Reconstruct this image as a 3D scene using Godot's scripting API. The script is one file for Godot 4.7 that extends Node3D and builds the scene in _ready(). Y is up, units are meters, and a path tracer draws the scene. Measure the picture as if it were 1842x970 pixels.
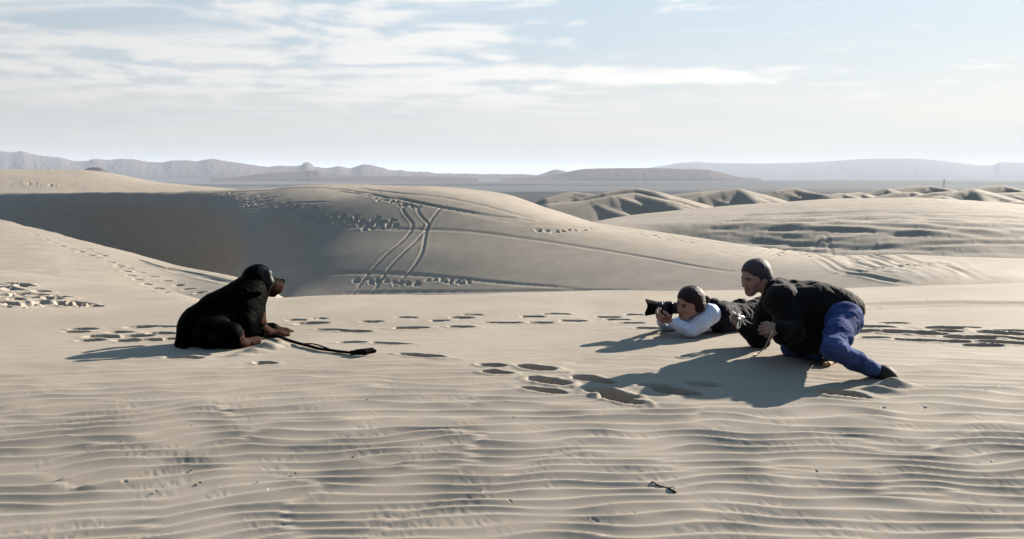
extends Node3D
# Two photographers lying and kneeling on a wind-rippled dune, facing a black dog; dune field, desert plain and hazy mountains behind.
# The camera stands at x = 0, z = 0, a little over a metre above the sand; the sand near the figures is y = 0.

const SUN_ELEVATION := 22.8
const SUN_AZIMUTH := 52.5          # degrees to the right of straight ahead (-z)

var names := {}
var sand_mat: StandardMaterial3D
var rng := RandomNumberGenerator.new()

func _ready() -> void:
	# camera
	var cam := Camera3D.new()
	cam.name = "camera_view"
	cam.position = Vector3(0, 1.18, 0)
	cam.rotation_degrees = Vector3(-6.2, 0, 0)
	cam.fov = 35.1
	cam.near = 0.1
	cam.far = 90000.0
	add_child(cam)
	cam.current = true
	# sky, air and exposure
	var env := Environment.new()
	env.background_mode = Environment.BG_SKY
	var sky := Sky.new()
	var pano := PanoramaSkyMaterial.new()
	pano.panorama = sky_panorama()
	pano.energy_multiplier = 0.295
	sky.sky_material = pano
	env.sky = sky
	env.tonemap_mode = Environment.TONE_MAPPER_LINEAR
	env.tonemap_exposure = 3.75
	env.fog_enabled = true
	env.fog_density = 0.000018
	env.fog_light_color = Color(0.87, 0.92, 1.0)
	env.sdfgi_enabled = true
	env.ssao_enabled = true
	env.ssil_enabled = true
	var we := WorldEnvironment.new()
	we.name = "world_environment"
	we.environment = env
	add_child(we)
	# sun
	var sun := DirectionalLight3D.new()
	sun.name = "sun"
	sun.light_color = Color(1.0, 0.955, 0.89)
	sun.light_energy = 1.6
	sun.light_angular_distance = 0.5
	sun.shadow_enabled = true
	var e := deg_to_rad(SUN_ELEVATION)
	var a := deg_to_rad(SUN_AZIMUTH)
	var to_sun := Vector3(sin(a) * cos(e), sin(e), -cos(a) * cos(e))
	sun.look_at_from_position(to_sun * 50.0, Vector3.ZERO, Vector3.UP)
	add_child(sun)

	rng.seed = 7
	build_terrain()
	build_far_land()
	build_figures()
	build_small_things()

# ------------------------------------------------------------------ naming
func numbered(called: String, parent: Node) -> String:
	var key := str(parent.get_instance_id()) + called
	var n: int = names.get(key, 0)
	names[key] = n + 1
	return called if n == 0 else "%s_%03d" % [called, n]

func thing(called: String, label: String, category: String, at: Vector3, group := "") -> Node3D:
	var o := Node3D.new()
	o.name = numbered(called, self)
	o.position = at
	add_child(o)
	o.set_meta("label", label)
	o.set_meta("category", category)
	if group:
		o.set_meta("group", group)
	return o

func part(called: String, mesh: Mesh, mat: Material, parent: Node) -> MeshInstance3D:
	var o := MeshInstance3D.new()
	o.name = numbered(called, parent)
	o.mesh = mesh
	o.material_override = mat
	parent.add_child(o)
	return o

func structure(called: String, mesh: Mesh, mat: Material) -> MeshInstance3D:
	var o := part(called, mesh, mat, self)
	o.set_meta("kind", "structure")
	return o

func noise(s: int, freq: float, octaves := 1) -> FastNoiseLite:
	var n := FastNoiseLite.new()
	n.seed = s
	n.noise_type = FastNoiseLite.TYPE_SIMPLEX_SMOOTH
	n.frequency = freq
	if octaves > 1:
		n.fractal_type = FastNoiseLite.FRACTAL_FBM
		n.fractal_octaves = octaves
	else:
		n.fractal_type = FastNoiseLite.FRACTAL_NONE
	return n

func mat(color: Color, rough := 0.9, spec := 0.3) -> StandardMaterial3D:
	var m := StandardMaterial3D.new()
	m.albedo_color = color
	m.roughness = rough
	m.metallic_specular = spec
	return m

func fabric(color: Color, tile: float, bump: float) -> StandardMaterial3D:
	var m := mat(color, 0.85, 0.2)
	m.uv1_triplanar = true
	m.uv1_scale = Vector3.ONE / tile
	m.normal_enabled = true
	m.normal_scale = bump
	m.normal_texture = cloth_normal()
	m.rim_enabled = true
	m.rim = 0.25
	return m

var cloth_tex: NoiseTexture2D
func cloth_normal() -> NoiseTexture2D:
	if cloth_tex == null:
		cloth_tex = NoiseTexture2D.new()
		cloth_tex.noise = noise(11, 0.02, 4)
		cloth_tex.width = 512
		cloth_tex.height = 512
		cloth_tex.seamless = true
		cloth_tex.as_normal_map = true
		cloth_tex.bump_strength = 6.0
	return cloth_tex

# ------------------------------------------------------------------ sky
func sky_panorama() -> ImageTexture:
	var warp := noise(3, 0.5, 2)
	var big := noise(4, 0.22, 3)
	var fine := noise(5, 1.5, 7)
	fine.fractal_gain = 0.6
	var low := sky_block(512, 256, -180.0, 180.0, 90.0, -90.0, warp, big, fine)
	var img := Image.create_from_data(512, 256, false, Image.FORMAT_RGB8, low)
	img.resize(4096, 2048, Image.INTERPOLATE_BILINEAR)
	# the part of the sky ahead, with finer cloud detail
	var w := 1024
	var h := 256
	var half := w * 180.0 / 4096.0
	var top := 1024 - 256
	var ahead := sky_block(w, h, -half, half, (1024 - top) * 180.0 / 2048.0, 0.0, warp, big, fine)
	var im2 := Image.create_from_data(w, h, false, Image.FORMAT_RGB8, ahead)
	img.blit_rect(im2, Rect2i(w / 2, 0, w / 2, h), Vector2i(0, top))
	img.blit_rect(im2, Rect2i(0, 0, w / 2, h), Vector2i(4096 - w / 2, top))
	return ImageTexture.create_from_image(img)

# azimuth runs from straight ahead (-z) to the right, so column 0 of the whole panorama is straight ahead
func sky_block(w: int, h: int, az0: float, az1: float, el0: float, el1: float, warp: FastNoiseLite, big: FastNoiseLite, fine: FastNoiseLite) -> PackedByteArray:
	var out := PackedByteArray()
	out.resize(w * h * 3)
	var whole := az1 - az0 > 359.0
	var se := deg_to_rad(SUN_ELEVATION)
	var sa := deg_to_rad(SUN_AZIMUTH)
	var sun := Vector3(sin(sa) * cos(se), sin(se), -cos(sa) * cos(se))
	for j in h:
		var el := lerpf(el0, el1, (j + 0.5) / h)
		var up := maxf(el, 0.0)
		var cy := cos(deg_to_rad(up))
		var sy := sin(deg_to_rad(up))
		var hor := exp(-pow(up / 25.0, 1.5))
		for i in w:
			var az := lerpf(az0, az1, (i + 0.5) / w)
			if whole:
				az = 360.0 * (i + 0.5) / w
				if az > 180.0:
					az -= 360.0
			var ar := deg_to_rad(az)
			var d := Vector3(sin(ar) * cy, sy, -cos(ar) * cy)
			var ang := rad_to_deg(acos(clampf(d.dot(sun), -1.0, 1.0)))
			var glow := exp(-ang / 24.0)
			# the air is brighter towards the sun and dimmer and bluer away from it
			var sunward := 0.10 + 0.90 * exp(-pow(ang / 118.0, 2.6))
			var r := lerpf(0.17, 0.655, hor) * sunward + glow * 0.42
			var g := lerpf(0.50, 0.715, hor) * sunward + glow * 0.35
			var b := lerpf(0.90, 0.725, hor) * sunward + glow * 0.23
			# a sheet of high cloud, seen from below
			var k := 1.0 / (sy + 0.045)
			var px := d.x * k
			var pz := d.z * k
			var wv := warp.get_noise_2d(px, pz)
			var n1 := big.get_noise_2d(px * 0.8 + wv * 0.5, pz * 1.3)
			var n2 := fine.get_noise_2d(px * 0.8 + pz * 0.3 + wv * 0.5, pz * 1.15 - px * 0.15)
			var left := 1.0 - smoothstep(-4.0, 9.0, az + wv * 6.0 + (up - 7.0) * 0.5)
			if az > 120.0:
				left = smoothstep(120.0, 170.0, az)
			var cover := left * 0.95 + n1 * 0.55
			var dens := smoothstep(0.18, 0.85, cover * 0.56 + n2 * 1.1) * smoothstep(2.5, 6.5, up)
			# a long bank low ahead
			var bank := smoothstep(-9.0, 0.0, az) * (1.0 - smoothstep(13.0, 22.0, az))
			var bl := (up - 6.75 + az * 0.03) / 0.75
			bank *= exp(-bl * bl)
			dens = maxf(dens, smoothstep(0.25, 0.8, bank * 0.85 + n2 * 0.75 * sqrt(bank)))
			# thin veil near the horizon
			var veil := (1.0 - smoothstep(4.0, 8.5, up + n1 * 2.5)) * (0.55 + 0.3 * n1 + 0.25 * n2)
			dens = clampf(dens * 0.74, 0.0, 1.0)
			var cr := 1.04 + glow * 0.25
			var cg := 1.01 + glow * 0.22
			var cb := 0.96 + glow * 0.16
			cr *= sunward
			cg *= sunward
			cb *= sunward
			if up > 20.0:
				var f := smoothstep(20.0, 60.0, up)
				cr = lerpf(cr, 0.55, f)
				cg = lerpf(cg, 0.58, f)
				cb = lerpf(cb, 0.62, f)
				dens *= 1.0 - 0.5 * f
			r = lerpf(r, 0.87 * sunward + glow * 0.26, clampf(veil, 0.0, 1.0))
			g = lerpf(g, 0.835 * sunward + glow * 0.21, clampf(veil, 0.0, 1.0))
			b = lerpf(b, 0.74 * sunward + glow * 0.13, clampf(veil, 0.0, 1.0))
			r = lerpf(r, cr, dens)
			g = lerpf(g, cg, dens)
			b = lerpf(b, cb, dens)
			# the air's own glow near the horizon comes from the haze in the scene
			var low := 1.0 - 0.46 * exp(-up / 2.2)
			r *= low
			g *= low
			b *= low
			var at := (j * w + i) * 3
			var c := Color(clampf(r, 0, 1), clampf(g, 0, 1), clampf(b, 0, 1)).linear_to_srgb()
			out[at] = int(c.r * 255.0 + 0.5)
			out[at + 1] = int(c.g * 255.0 + 0.5)
			out[at + 2] = int(c.b * 255.0 + 0.5)
	return out

# ------------------------------------------------------------------ terrain
# The land as profiles away from the camera station: for each bearing (sideways metres per metre of distance),
# distances and heights of the same landforms: near sand, crest, terrace, ridge, hollow, dune face, dune ridge, next dune.
const KNOTS := 22
var st_bearing := PackedFloat32Array([-0.9268, -0.6985, -0.6007, -0.5029, -0.405, -0.3072, -0.2094, -0.1115, -0.0137, 0.0515, 0.1037, 0.182, 0.2928, 0.3776, 0.4755, 0.6007, 0.769, 1.0299])
var st_dist := PackedFloat32Array([0.6, 2.8, 5.3, 5.6, 6.2, 7.8, 19, 23, 60, 75, 125, 140, 155, 165, 180, 215, 245, 270, 337.5, 540, 1300, 1500, 0.6, 2.8, 5.3, 6.2, 6.9, 8.5, 17, 21, 50, 64, 112, 124, 137, 146, 160, 195, 228, 255, 318.8, 510, 1300, 1500, 0.6, 2.8, 5.3, 6.7, 7.4, 9, 16, 19.5, 42, 55, 98, 110, 120, 130, 145, 185, 215, 245, 306.2, 490, 1300, 1500, 0.6, 2.8, 5.3, 7.1, 7.9, 9.5, 14.5, 17.5, 32, 44, 84, 93, 99.5, 107, 122, 180, 215, 245, 306.2, 490, 1300, 1500, 0.6, 2.8, 5.3, 7.5, 8.3, 9.9, 13, 15.5, 25, 36, 60, 66.5, 73.5, 82, 97, 175, 212, 240, 300, 480, 1300, 1500, 0.6, 2.8, 5.3, 7.6, 8.4, 10, 11.2, 13.2, 19, 28, 41, 48, 55, 66, 82, 170, 205, 225, 281.2, 450, 1300, 1500, 0.6, 2.8, 5.3, 7.7, 8.5, 10.1, 10.8, 12.2, 14.3, 25, 33, 41.5, 49.5, 60, 78, 165, 190, 215, 268.8, 430, 1300, 1500, 0.6, 2.8, 5.3, 7.7, 8.5, 10.1, 11.6, 13.6, 16.1, 24.5, 34, 41, 49, 57, 76, 150, 180, 215, 268.8, 430, 1300, 1500, 0.6, 2.8, 5.3, 7.7, 8.6, 10.2, 11.7, 13.7, 16.2, 24, 33.5, 40, 46, 54, 74, 130, 160, 200, 250, 430, 1300, 1500, 0.6, 2.8, 5.3, 7.8, 8.7, 10.3, 11.8, 13.8, 16.3, 24, 32.5, 38.5, 44, 52, 70, 110, 135, 180, 225, 430, 1300, 1500, 0.6, 2.8, 5.3, 7.9, 8.8, 10.4, 11.9, 13.9, 16.4, 24, 31.7, 37.2, 43, 50, 62, 85, 105, 125, 156.2, 430, 1300, 1500, 0.6, 2.8, 5.3, 8, 8.9, 10.5, 12, 14, 16.5, 23.5, 30.5, 35.2, 40.5, 48, 58, 84, 98, 120, 150, 430, 1300, 1500, 0.6, 2.8, 5.3, 8.2, 9.1, 10.7, 12.2, 14.2, 16.7, 23, 29.2, 33.2, 37, 44, 54, 80, 94, 116, 145, 430, 1300, 1500, 0.6, 2.8, 5.3, 8.3, 9.2, 10.8, 12.3, 14.3, 16.8, 22.5, 28, 31.2, 34.5, 40, 50, 76, 90, 112, 140, 430, 1300, 1500, 0.6, 2.8, 5.3, 8.4, 9.3, 10.9, 12.4, 14.4, 16.9, 21, 26.5, 29, 31.7, 37, 47, 73, 87, 108, 135, 430, 1300, 1500, 0.6, 2.8, 5.3, 8.6, 9.5, 11.1, 12.6, 14.6, 17.1, 20, 24, 27.5, 31, 35, 45, 71, 85, 106, 132.5, 430, 1300, 1500, 0.6, 2.8, 5.3, 8.7, 9.7, 11.3, 12.8, 14.8, 17.3, 20, 24, 27, 30, 34, 44, 70, 84, 104, 130, 430, 1300, 1500, 0.6, 2.8, 5.3, 9, 10, 11.6, 13.1, 15.1, 17.6, 20, 24, 27, 30, 34, 44, 62, 84, 104, 130, 430, 1300, 1500])
var st_high := PackedFloat32Array([-0.8, -0.28, 0, 0.01, 0.02, -0.4, -0.57, -1.2, -0.51, -5, -6, -3, -2.08, -1.86, -3, -1.5, 1.88, 3.7, -5.3, -22, -60, -60.2, -0.8, -0.28, 0, 0, 0.01, -0.41, -0.55, -1.1, -0.88, -5.6, -7, -3.6, -1.79, -1.51, -4, -2, 1.84, 3.56, -5.44, -22, -60, -60.2, -0.8, -0.28, 0, 0, 0, -0.42, -0.58, -1.13, -0.96, -6, -8.2, -5.3, -2.59, -1.22, -4, -2.2, 1.52, 3.38, -5.62, -22, -60, -60.2, -0.8, -0.28, 0, -0.01, -0.04, -0.46, -0.6, -1.14, -1.22, -6.3, -7.4, -4.5, -1.82, -0.72, -5, -2.6, 0.97, 3.15, -5.85, -22, -60, -60.2, -0.8, -0.28, 0, -0.02, -0.07, -0.49, -0.59, -1.2, -1.35, -6, -6.6, -4.15, -1.18, -0.23, -5, -3.2, -0.81, -0.45, -9.45, -22, -60, -60.2, -0.8, -0.28, 0, -0.01, -0.04, -0.46, -0.62, -0.88, -1.17, -5.4, -3.72, -1.78, -0.71, 0.26, -5, -4, -2.2, -2.39, -11.39, -22, -60, -60.2, -0.8, -0.28, 0, -0.01, -0.02, -0.44, -0.78, -1, -1.35, -4.3, -4.88, -2.26, 0.05, 0.62, -5, -6, -5.5, -6, -15, -22, -60, -60.2, -0.8, -0.28, 0, -0, -0.01, -0.56, -1.16, -1.76, -2.46, -4, -4.21, -1.95, 0.56, 0.61, -6, -8, -8.5, -9, -18, -22, -60, -60.2, -0.8, -0.28, 0, -0, -0.01, -0.56, -1.16, -1.76, -2.46, -3.9, -3.95, -2.13, -0.15, 0.15, -7, -9, -9.5, -10, -19, -22, -60, -60.2, -0.8, -0.28, 0, -0, -0.01, -0.56, -1.16, -1.76, -2.46, -3.9, -3.86, -2.55, -0.94, -0.86, -7, -8, -8.3, -9, -18, -22, -60, -60.2, -0.8, -0.28, 0, -0.01, -0.01, -0.56, -1.16, -1.76, -2.46, -3.8, -3.81, -2.73, -1.64, -1.56, -5, -5.3, -4.65, -5.1, -14.1, -22, -60, -60.2, -0.8, -0.28, 0, -0.01, -0.02, -0.57, -1.17, -1.77, -2.47, -3.7, -3.71, -2.92, -2.01, -1.92, -5.6, -6.75, -4, -3.6, -12.6, -22, -60, -60.2, -0.8, -0.28, 0, -0.01, -0.03, -0.58, -1.18, -1.78, -2.48, -3.6, -3.4, -2.85, -2.33, -2.3, -5.6, -6.65, -3.42, -2.39, -11.39, -22, -60, -60.2, -0.8, -0.28, 0, -0.01, -0.03, -0.58, -1.18, -1.78, -2.48, -3.4, -3.25, -2.8, -2.36, -2.38, -5.6, -6.75, -3.34, -1.68, -10.68, -22, -60, -60.2, -0.8, -0.28, 0, -0.01, -0.02, -0.57, -1.17, -1.77, -2.47, -3.1, -2.95, -2.6, -2.26, -2.25, -5.4, -6.65, -3.31, -1.44, -10.44, -22, -60, -60.2, -0.8, -0.28, 0, -0, -0.01, -0.56, -1.16, -1.76, -2.46, -2.8, -2.4, -2.1, -2.29, -2.25, -5.2, -6.5, -3.54, -2.22, -11.22, -22, -60, -60.2, -0.8, -0.28, 0, 0, 0, -0.55, -1.15, -1.75, -2.45, -2.6, -2.3, -2.1, -2.3, -2.36, -5, -6.2, -3.81, -2.69, -11.69, -22, -60, -60.2, -0.8, -0.28, 0, 0, 0.01, -0.54, -1.14, -1.74, -2.44, -2.6, -2.3, -2.1, -2.38, -2.54, -5, -6, -4.14, -3.23, -12.23, -22, -60, -60.2])
var st_md: Array = []
var st_mh: Array = []
var sd: Array = []
var sh: Array = []

func slopes(x: PackedFloat32Array, y: PackedFloat32Array) -> PackedFloat32Array:
	var n := x.size()
	var m := PackedFloat32Array()
	m.resize(n)
	for i in range(1, n - 1):
		var h0 := x[i] - x[i - 1]
		var h1 := x[i + 1] - x[i]
		var d0 := (y[i] - y[i - 1]) / h0
		var d1 := (y[i + 1] - y[i]) / h1
		if d0 * d1 > 0.0:
			var w1 := 2.0 * h1 + h0
			var w2 := h1 + 2.0 * h0
			m[i] = (w1 + w2) / (w1 / d0 + w2 / d1)
	m[0] = (y[1] - y[0]) / (x[1] - x[0])
	m[n - 1] = (y[n - 1] - y[n - 2]) / (x[n - 1] - x[n - 2])
	return m

func curve_at(x: PackedFloat32Array, y: PackedFloat32Array, m: PackedFloat32Array, i: int, q: float) -> float:
	var h := x[i + 1] - x[i]
	var s := (q - x[i]) / h
	var u := 1.0 - s
	return (1.0 + 2.0 * s) * u * u * y[i] + s * u * u * h * m[i] + s * s * (3.0 - 2.0 * s) * y[i + 1] + s * s * (s - 1.0) * h * m[i + 1]

func prepare_profiles() -> void:
	var n := st_bearing.size()
	for k in KNOTS:
		var dk := PackedFloat32Array()
		var hk := PackedFloat32Array()
		for i in n:
			dk.append(st_dist[i * KNOTS + k])
			hk.append(st_high[i * KNOTS + k])
		sd.append(dk)
		sh.append(hk)
		st_md.append(slopes(st_bearing, dk))
		st_mh.append(slopes(st_bearing, hk))

func profile(t: float) -> Array:
	var n := st_bearing.size()
	var q := clampf(t, st_bearing[0], st_bearing[n - 1])
	var i := 0
	while i < n - 2 and st_bearing[i + 1] < q:
		i += 1
	var d := PackedFloat32Array()
	var h := PackedFloat32Array()
	for k in KNOTS:
		d.append(curve_at(st_bearing, sd[k], st_md[k], i, q))
		h.append(curve_at(st_bearing, sh[k], st_mh[k], i, q))
	return [d, h, slopes(d, h)]

var col_t := PackedFloat32Array()
var row_d := PackedFloat32Array()
var high := PackedFloat32Array()
var carve := PackedFloat32Array()
var NC := 0
var NR := 0
var R_NEAR := 0
var R_MID := 0

func row_of(d: float) -> int:
	return row_d.bsearch(d)

func col_of(t: float) -> int:
	return col_t.bsearch(t)

func build_terrain() -> void:
	prepare_profiles()
	for i in 36:
		col_t.append(-1.1 + 0.46 * i / 36.0)
	for i in 950:
		col_t.append(-0.64 + 1.28 * i / 950.0)
	for i in 37:
		col_t.append(0.64 + 0.46 * i / 36.0)
	NC = col_t.size()
	var d := 0.9
	while d < 1500.0:
		row_d.append(d)
		if d < 3.0:
			d += 0.05
		elif d < 4.2:
			d += 0.0088
		elif d < 5.5:
			d += 0.0098
		elif d < 6.8:
			d += 0.0125
		elif d < 10.4:
			d += 0.026
			if d >= 10.4:
				R_NEAR = row_d.size()
		elif d < 62.0:
			d *= 1.0052 if d < 27.0 else 1.0039
		elif d < 130.0:
			d *= 1.005
		elif d < 230.0:
			d *= 1.012
			if d >= 230.0:
				R_MID = row_d.size()
		elif d < 680.0:
			d *= 1.0052
		else:
			d *= 1.03
	row_d.append(1500.0)
	NR = row_d.size()
	high.resize(NR * NC)
	carve.resize(NR * NC)
	carve.fill(0.0)
	marks_near()
	marks_far()
	var warp1 := noise(21, 0.55)
	var warp2 := noise(22, 1.9)
	var amp_n := noise(23, 1.1, 2)
	var mask_n := noise(24, 0.45)
	var scour := noise(25, 17.0, 2)
	var swell := noise(26, 0.33, 2)
	var mid_n := noise(27, 0.09, 3)
	var mid_f := noise(28, 0.9, 3)
	var streak_n := noise(29, 0.55, 2)
	var crest := crest_list()
	for c in NC:
		var t := col_t[c]
		var pr := profile(t)
		var pd: PackedFloat32Array = pr[0]
		var ph: PackedFloat32Array = pr[1]
		var pm: PackedFloat32Array = pr[2]
		var crest_d := pd[4]
		var k := 0
		for r in NR:
			var dist := row_d[r]
			while k < KNOTS - 2 and pd[k + 1] < dist:
				k += 1
			var y := ph[KNOTS - 1]
			if dist < pd[KNOTS - 1]:
				y = curve_at(pd, ph, pm, k, dist)
			var x := t * dist
			if dist < 12.0:
				y += 0.008 * swell.get_noise_2d(x, dist) * smoothstep(3.0, 5.0, dist)
				if dist < 9.5:
					y += ripples(x, dist, crest_d, warp1, warp2, amp_n, mask_n, scour)
			else:
				var far := smoothstep(12.0, 40.0, dist)
				y += far * (0.10 * mid_n.get_noise_2d(x, dist) + 0.012 * mid_f.get_noise_2d(x, dist))
				if dist > 58.0 and dist < 112.0 and t > 0.1:
					# wheel-worn streaks across the face of the dune on the right
					var band := smoothstep(60.0, 66.0, dist) * (1.0 - smoothstep(88.0, 106.0, dist)) * smoothstep(0.16, 0.3, t)
					y += band * 0.13 * streak_n.get_noise_2d(x * 0.022, dist + 0.12 * x)
				if dist > 225.0:
					y = dune_field(x, dist, y, crest)
			high[r * NC + c] = y
	soften_face()
	for i in high.size():
		high[i] += carve[i]
	sand_mat = sand_material()
	structure("sand_ground", grid_mesh(0, R_NEAR), sand_mat)
	structure("dunes", grid_mesh(R_NEAR, R_MID), sand_mat)
	structure("dune_field", grid_mesh(R_MID, NR - 1), sand_mat)

# The wind smooths the big dune's face: heights averaged sideways along it.
func soften_face() -> void:
	var reach := 48
	var sum := PackedFloat64Array()
	sum.resize(NC + 1)
	for pass_no in 2:
		for r in NR:
			var dist := row_d[r]
			var share := smoothstep(21.0, 27.0, dist) * (1.0 - smoothstep(42.0, 52.0, dist))
			if share <= 0.0:
				continue
			for c in NC:
				sum[c + 1] = sum[c] + high[r * NC + c]
			for c in range(36 + reach, NC - 37 - reach):
				var mean := (sum[c + reach + 1] - sum[c - reach]) / (2.0 * reach + 1.0)
				var t := col_t[c]
				high[r * NC + c] = lerpf(high[r * NC + c], mean, share * smoothstep(-0.34, -0.26, t) * (1.0 - smoothstep(0.32, 0.45, t)))

# One ripple: a long gentle rise going away from the viewer, then a short drop.
func ripple_shape(ph: float) -> float:
	var u := ph - floorf(ph)
	if u < 0.74:
		var q := u / 0.74
		return q * q * (1.6 - 0.6 * q)
	var w := (u - 0.74) / 0.26
	return 1.0 - w * w * (3.0 - 2.0 * w)

func ripples(x: float, d: float, crest_d: float, w1: FastNoiseLite, w2: FastNoiseLite, an: FastNoiseLite, mn: FastNoiseLite, sc: FastNoiseLite) -> float:
	var g := 0.10 * x - 0.035 * x * x
	var a1 := w1.get_noise_2d(x, d * 1.5)
	var a2 := w2.get_noise_2d(x * 0.8, d * 1.6)
	# ripples grow a little wider away from the hollow in front
	var ph := 33.0 * log(-0.0385 + 0.033 * maxf(d - g, 2.2)) + 0.7 * a1 + 0.52 * a2
	var s1 := ripple_shape(ph)
	var ph2 := 31.5 * log(-0.0385 + 0.033 * maxf(d - 0.8 * g + 0.05 * x, 2.2)) + 0.55 * w1.get_noise_2d(x + 31.0, d * 1.5) + 0.35 * a2
	var s2 := ripple_shape(ph2)
	var mk := smoothstep(-0.2, 0.2, mn.get_noise_2d(x * 2.0, d * 2.4) + 0.5 * a2)
	var h := lerpf(s1, s2, mk)
	var am := clampf(0.80 + 0.95 * an.get_noise_2d(x * 1.5, d * 2.6), 0.15, 1.2)
	var fade := 1.0 - 0.55 * smoothstep(4.1, 4.9, d) - 0.36 * smoothstep(4.9, 6.0, d)
	var wave := 1.3 * clampf(-0.0385 + 0.033 * d, 0.06, 0.14)
	var v := 0.125 * wave * h * am * fade
	v += 0.0019 * sc.get_noise_2d(x * 1.2 + d * 0.8, d * 0.45 - x * 0.4) * fade * (1.0 - h) * smoothstep(-0.1, 0.45, an.get_noise_2d(x * 2.1 + 9.0, d * 2.6))
	return v

func grid_mesh(r0: int, r1: int) -> ArrayMesh:
	var rows := r1 - r0 + 1
	var v := PackedVector3Array()
	var nrm := PackedVector3Array()
	v.resize(rows * NC)
	nrm.resize(rows * NC)
	for r in rows:
		var rr := r + r0
		var dist := row_d[rr]
		var ra := maxi(rr - 1, 0)
		var rb := mini(rr + 1, NR - 1)
		var dd := row_d[rb] - row_d[ra]
		for c in NC:
			var t := col_t[c]
			v[r * NC + c] = Vector3(t * dist, high[rr * NC + c], -dist)
			var ca := maxi(c - 1, 0)
			var cb := mini(c + 1, NC - 1)
			var gt := (high[rr * NC + cb] - high[rr * NC + ca]) / (col_t[cb] - col_t[ca])
			var gr := (high[rb * NC + c] - high[ra * NC + c]) / dd
			# slope along x at fixed distance, and along distance at fixed x
			var gx := gt / dist
			var gd := gr - gx * t
			nrm[r * NC + c] = Vector3(-gx, 1.0, gd).normalized()
	var idx := PackedInt32Array()
	idx.resize((rows - 1) * (NC - 1) * 6)
	var p := 0
	for r in rows - 1:
		for c in NC - 1:
			var i := r * NC + c
			var g := i + r0 * NC
			# split each cell along its flatter diagonal
			if absf(high[g] - high[g + NC + 1]) < absf(high[g + 1] - high[g + NC]):
				idx[p] = i
				idx[p + 1] = i + NC + 1
				idx[p + 2] = i + 1
				idx[p + 3] = i
				idx[p + 4] = i + NC
				idx[p + 5] = i + NC + 1
			else:
				idx[p] = i
				idx[p + 1] = i + NC
				idx[p + 2] = i + 1
				idx[p + 3] = i + 1
				idx[p + 4] = i + NC
				idx[p + 5] = i + NC + 1
			p += 6
	return array_mesh(v, nrm, idx)

func array_mesh(v: PackedVector3Array, n: PackedVector3Array, idx: PackedInt32Array, colors := PackedColorArray()) -> ArrayMesh:
	var arr := []
	arr.resize(Mesh.ARRAY_MAX)
	arr[Mesh.ARRAY_VERTEX] = v
	arr[Mesh.ARRAY_NORMAL] = n
	arr[Mesh.ARRAY_INDEX] = idx
	if colors.size():
		arr[Mesh.ARRAY_COLOR] = colors
	var m := ArrayMesh.new()
	m.add_surface_from_arrays(Mesh.PRIMITIVE_TRIANGLES, arr)
	return m

func sand_material() -> StandardMaterial3D:
	var m := mat(Color(1, 1, 1), 0.9, 0.25)
	m.uv1_triplanar = true
	m.uv1_world_triplanar = true
	m.uv1_scale = Vector3.ONE / 0.4
	var t := NoiseTexture2D.new()
	t.noise = noise(41, 0.09, 4)
	t.width = 512
	t.height = 512
	t.seamless = true
	var ramp := Gradient.new()
	ramp.set_color(0, Color(0.485, 0.453, 0.414))
	ramp.set_color(1, Color(0.555, 0.520, 0.476))
	t.color_ramp = ramp
	m.albedo_texture = t
	var b := NoiseTexture2D.new()
	b.noise = noise(42, 0.2, 3)
	b.width = 512
	b.height = 512
	b.seamless = true
	b.as_normal_map = true
	b.bump_strength = 4.0
	m.normal_enabled = true
	m.normal_scale = 0.2
	m.normal_texture = b
	# broad, faint changes of tone between patches of sand
	m.detail_enabled = true
	m.detail_blend_mode = BaseMaterial3D.BLEND_MODE_MUL
	m.detail_uv_layer = BaseMaterial3D.DETAIL_UV_2
	m.uv2_triplanar = true
	m.uv2_world_triplanar = true
	m.uv2_scale = Vector3.ONE / 7.3
	var dt := NoiseTexture2D.new()
	dt.noise = noise(43, 0.012, 5)
	dt.width = 512
	dt.height = 512
	dt.seamless = true
	var r2 := Gradient.new()
	r2.set_color(0, Color(0.90, 0.895, 0.89))
	r2.set_color(1, Color(1, 1, 1))
	dt.color_ramp = r2
	m.detail_albedo = dt
	return m

# ------------------------------------------------------------------ marks in the sand
var edge_n := noise(31, 7.0, 2)
# One footprint: a pressed hollow with a low rim. Lengths in metres.
func stamp(x: float, d: float, half_l: float, half_w: float, turn: float, depth: float, rim := 0.22) -> void:
	var reach := maxf(half_l, half_w) * 2.1
	var r0 := clampi(row_of(d - reach), 0, NR - 1)
	var r1 := clampi(row_of(d + reach), 0, NR - 1)
	var cs := cos(turn)
	var sn := sin(turn)
	for r in range(r0, r1 + 1):
		var dist := row_d[r]
		var c0 := clampi(col_of((x - reach) / dist), 0, NC - 1)
		var c1 := clampi(col_of((x + reach) / dist), 0, NC - 1)
		var dz := dist - d
		for c in range(c0, c1 + 1):
			var dx := col_t[c] * dist - x
			var u := (dx * cs + dz * sn) / half_l
			var w := (-dx * sn + dz * cs) / half_w
			var q := sqrt(u * u + w * w) * (1.0 + 0.22 * edge_n.get_noise_2d(col_t[c] * dist, dist))
			if q < 2.1:
				var e := (q - 1.22) / 0.36
				var press := 1.0 - smoothstep(0.52, 1.06, q)
				var v := -depth * press * (1.0 + 0.25 * u) + depth * rim * exp(-e * e)
				if depth < 0.0:
					carve[r * NC + c] -= depth * exp(-2.2 * q * q)
					continue
				# a later step wipes out what it presses
				carve[r * NC + c] = carve[r * NC + c] * (1.0 - press) + v

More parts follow.
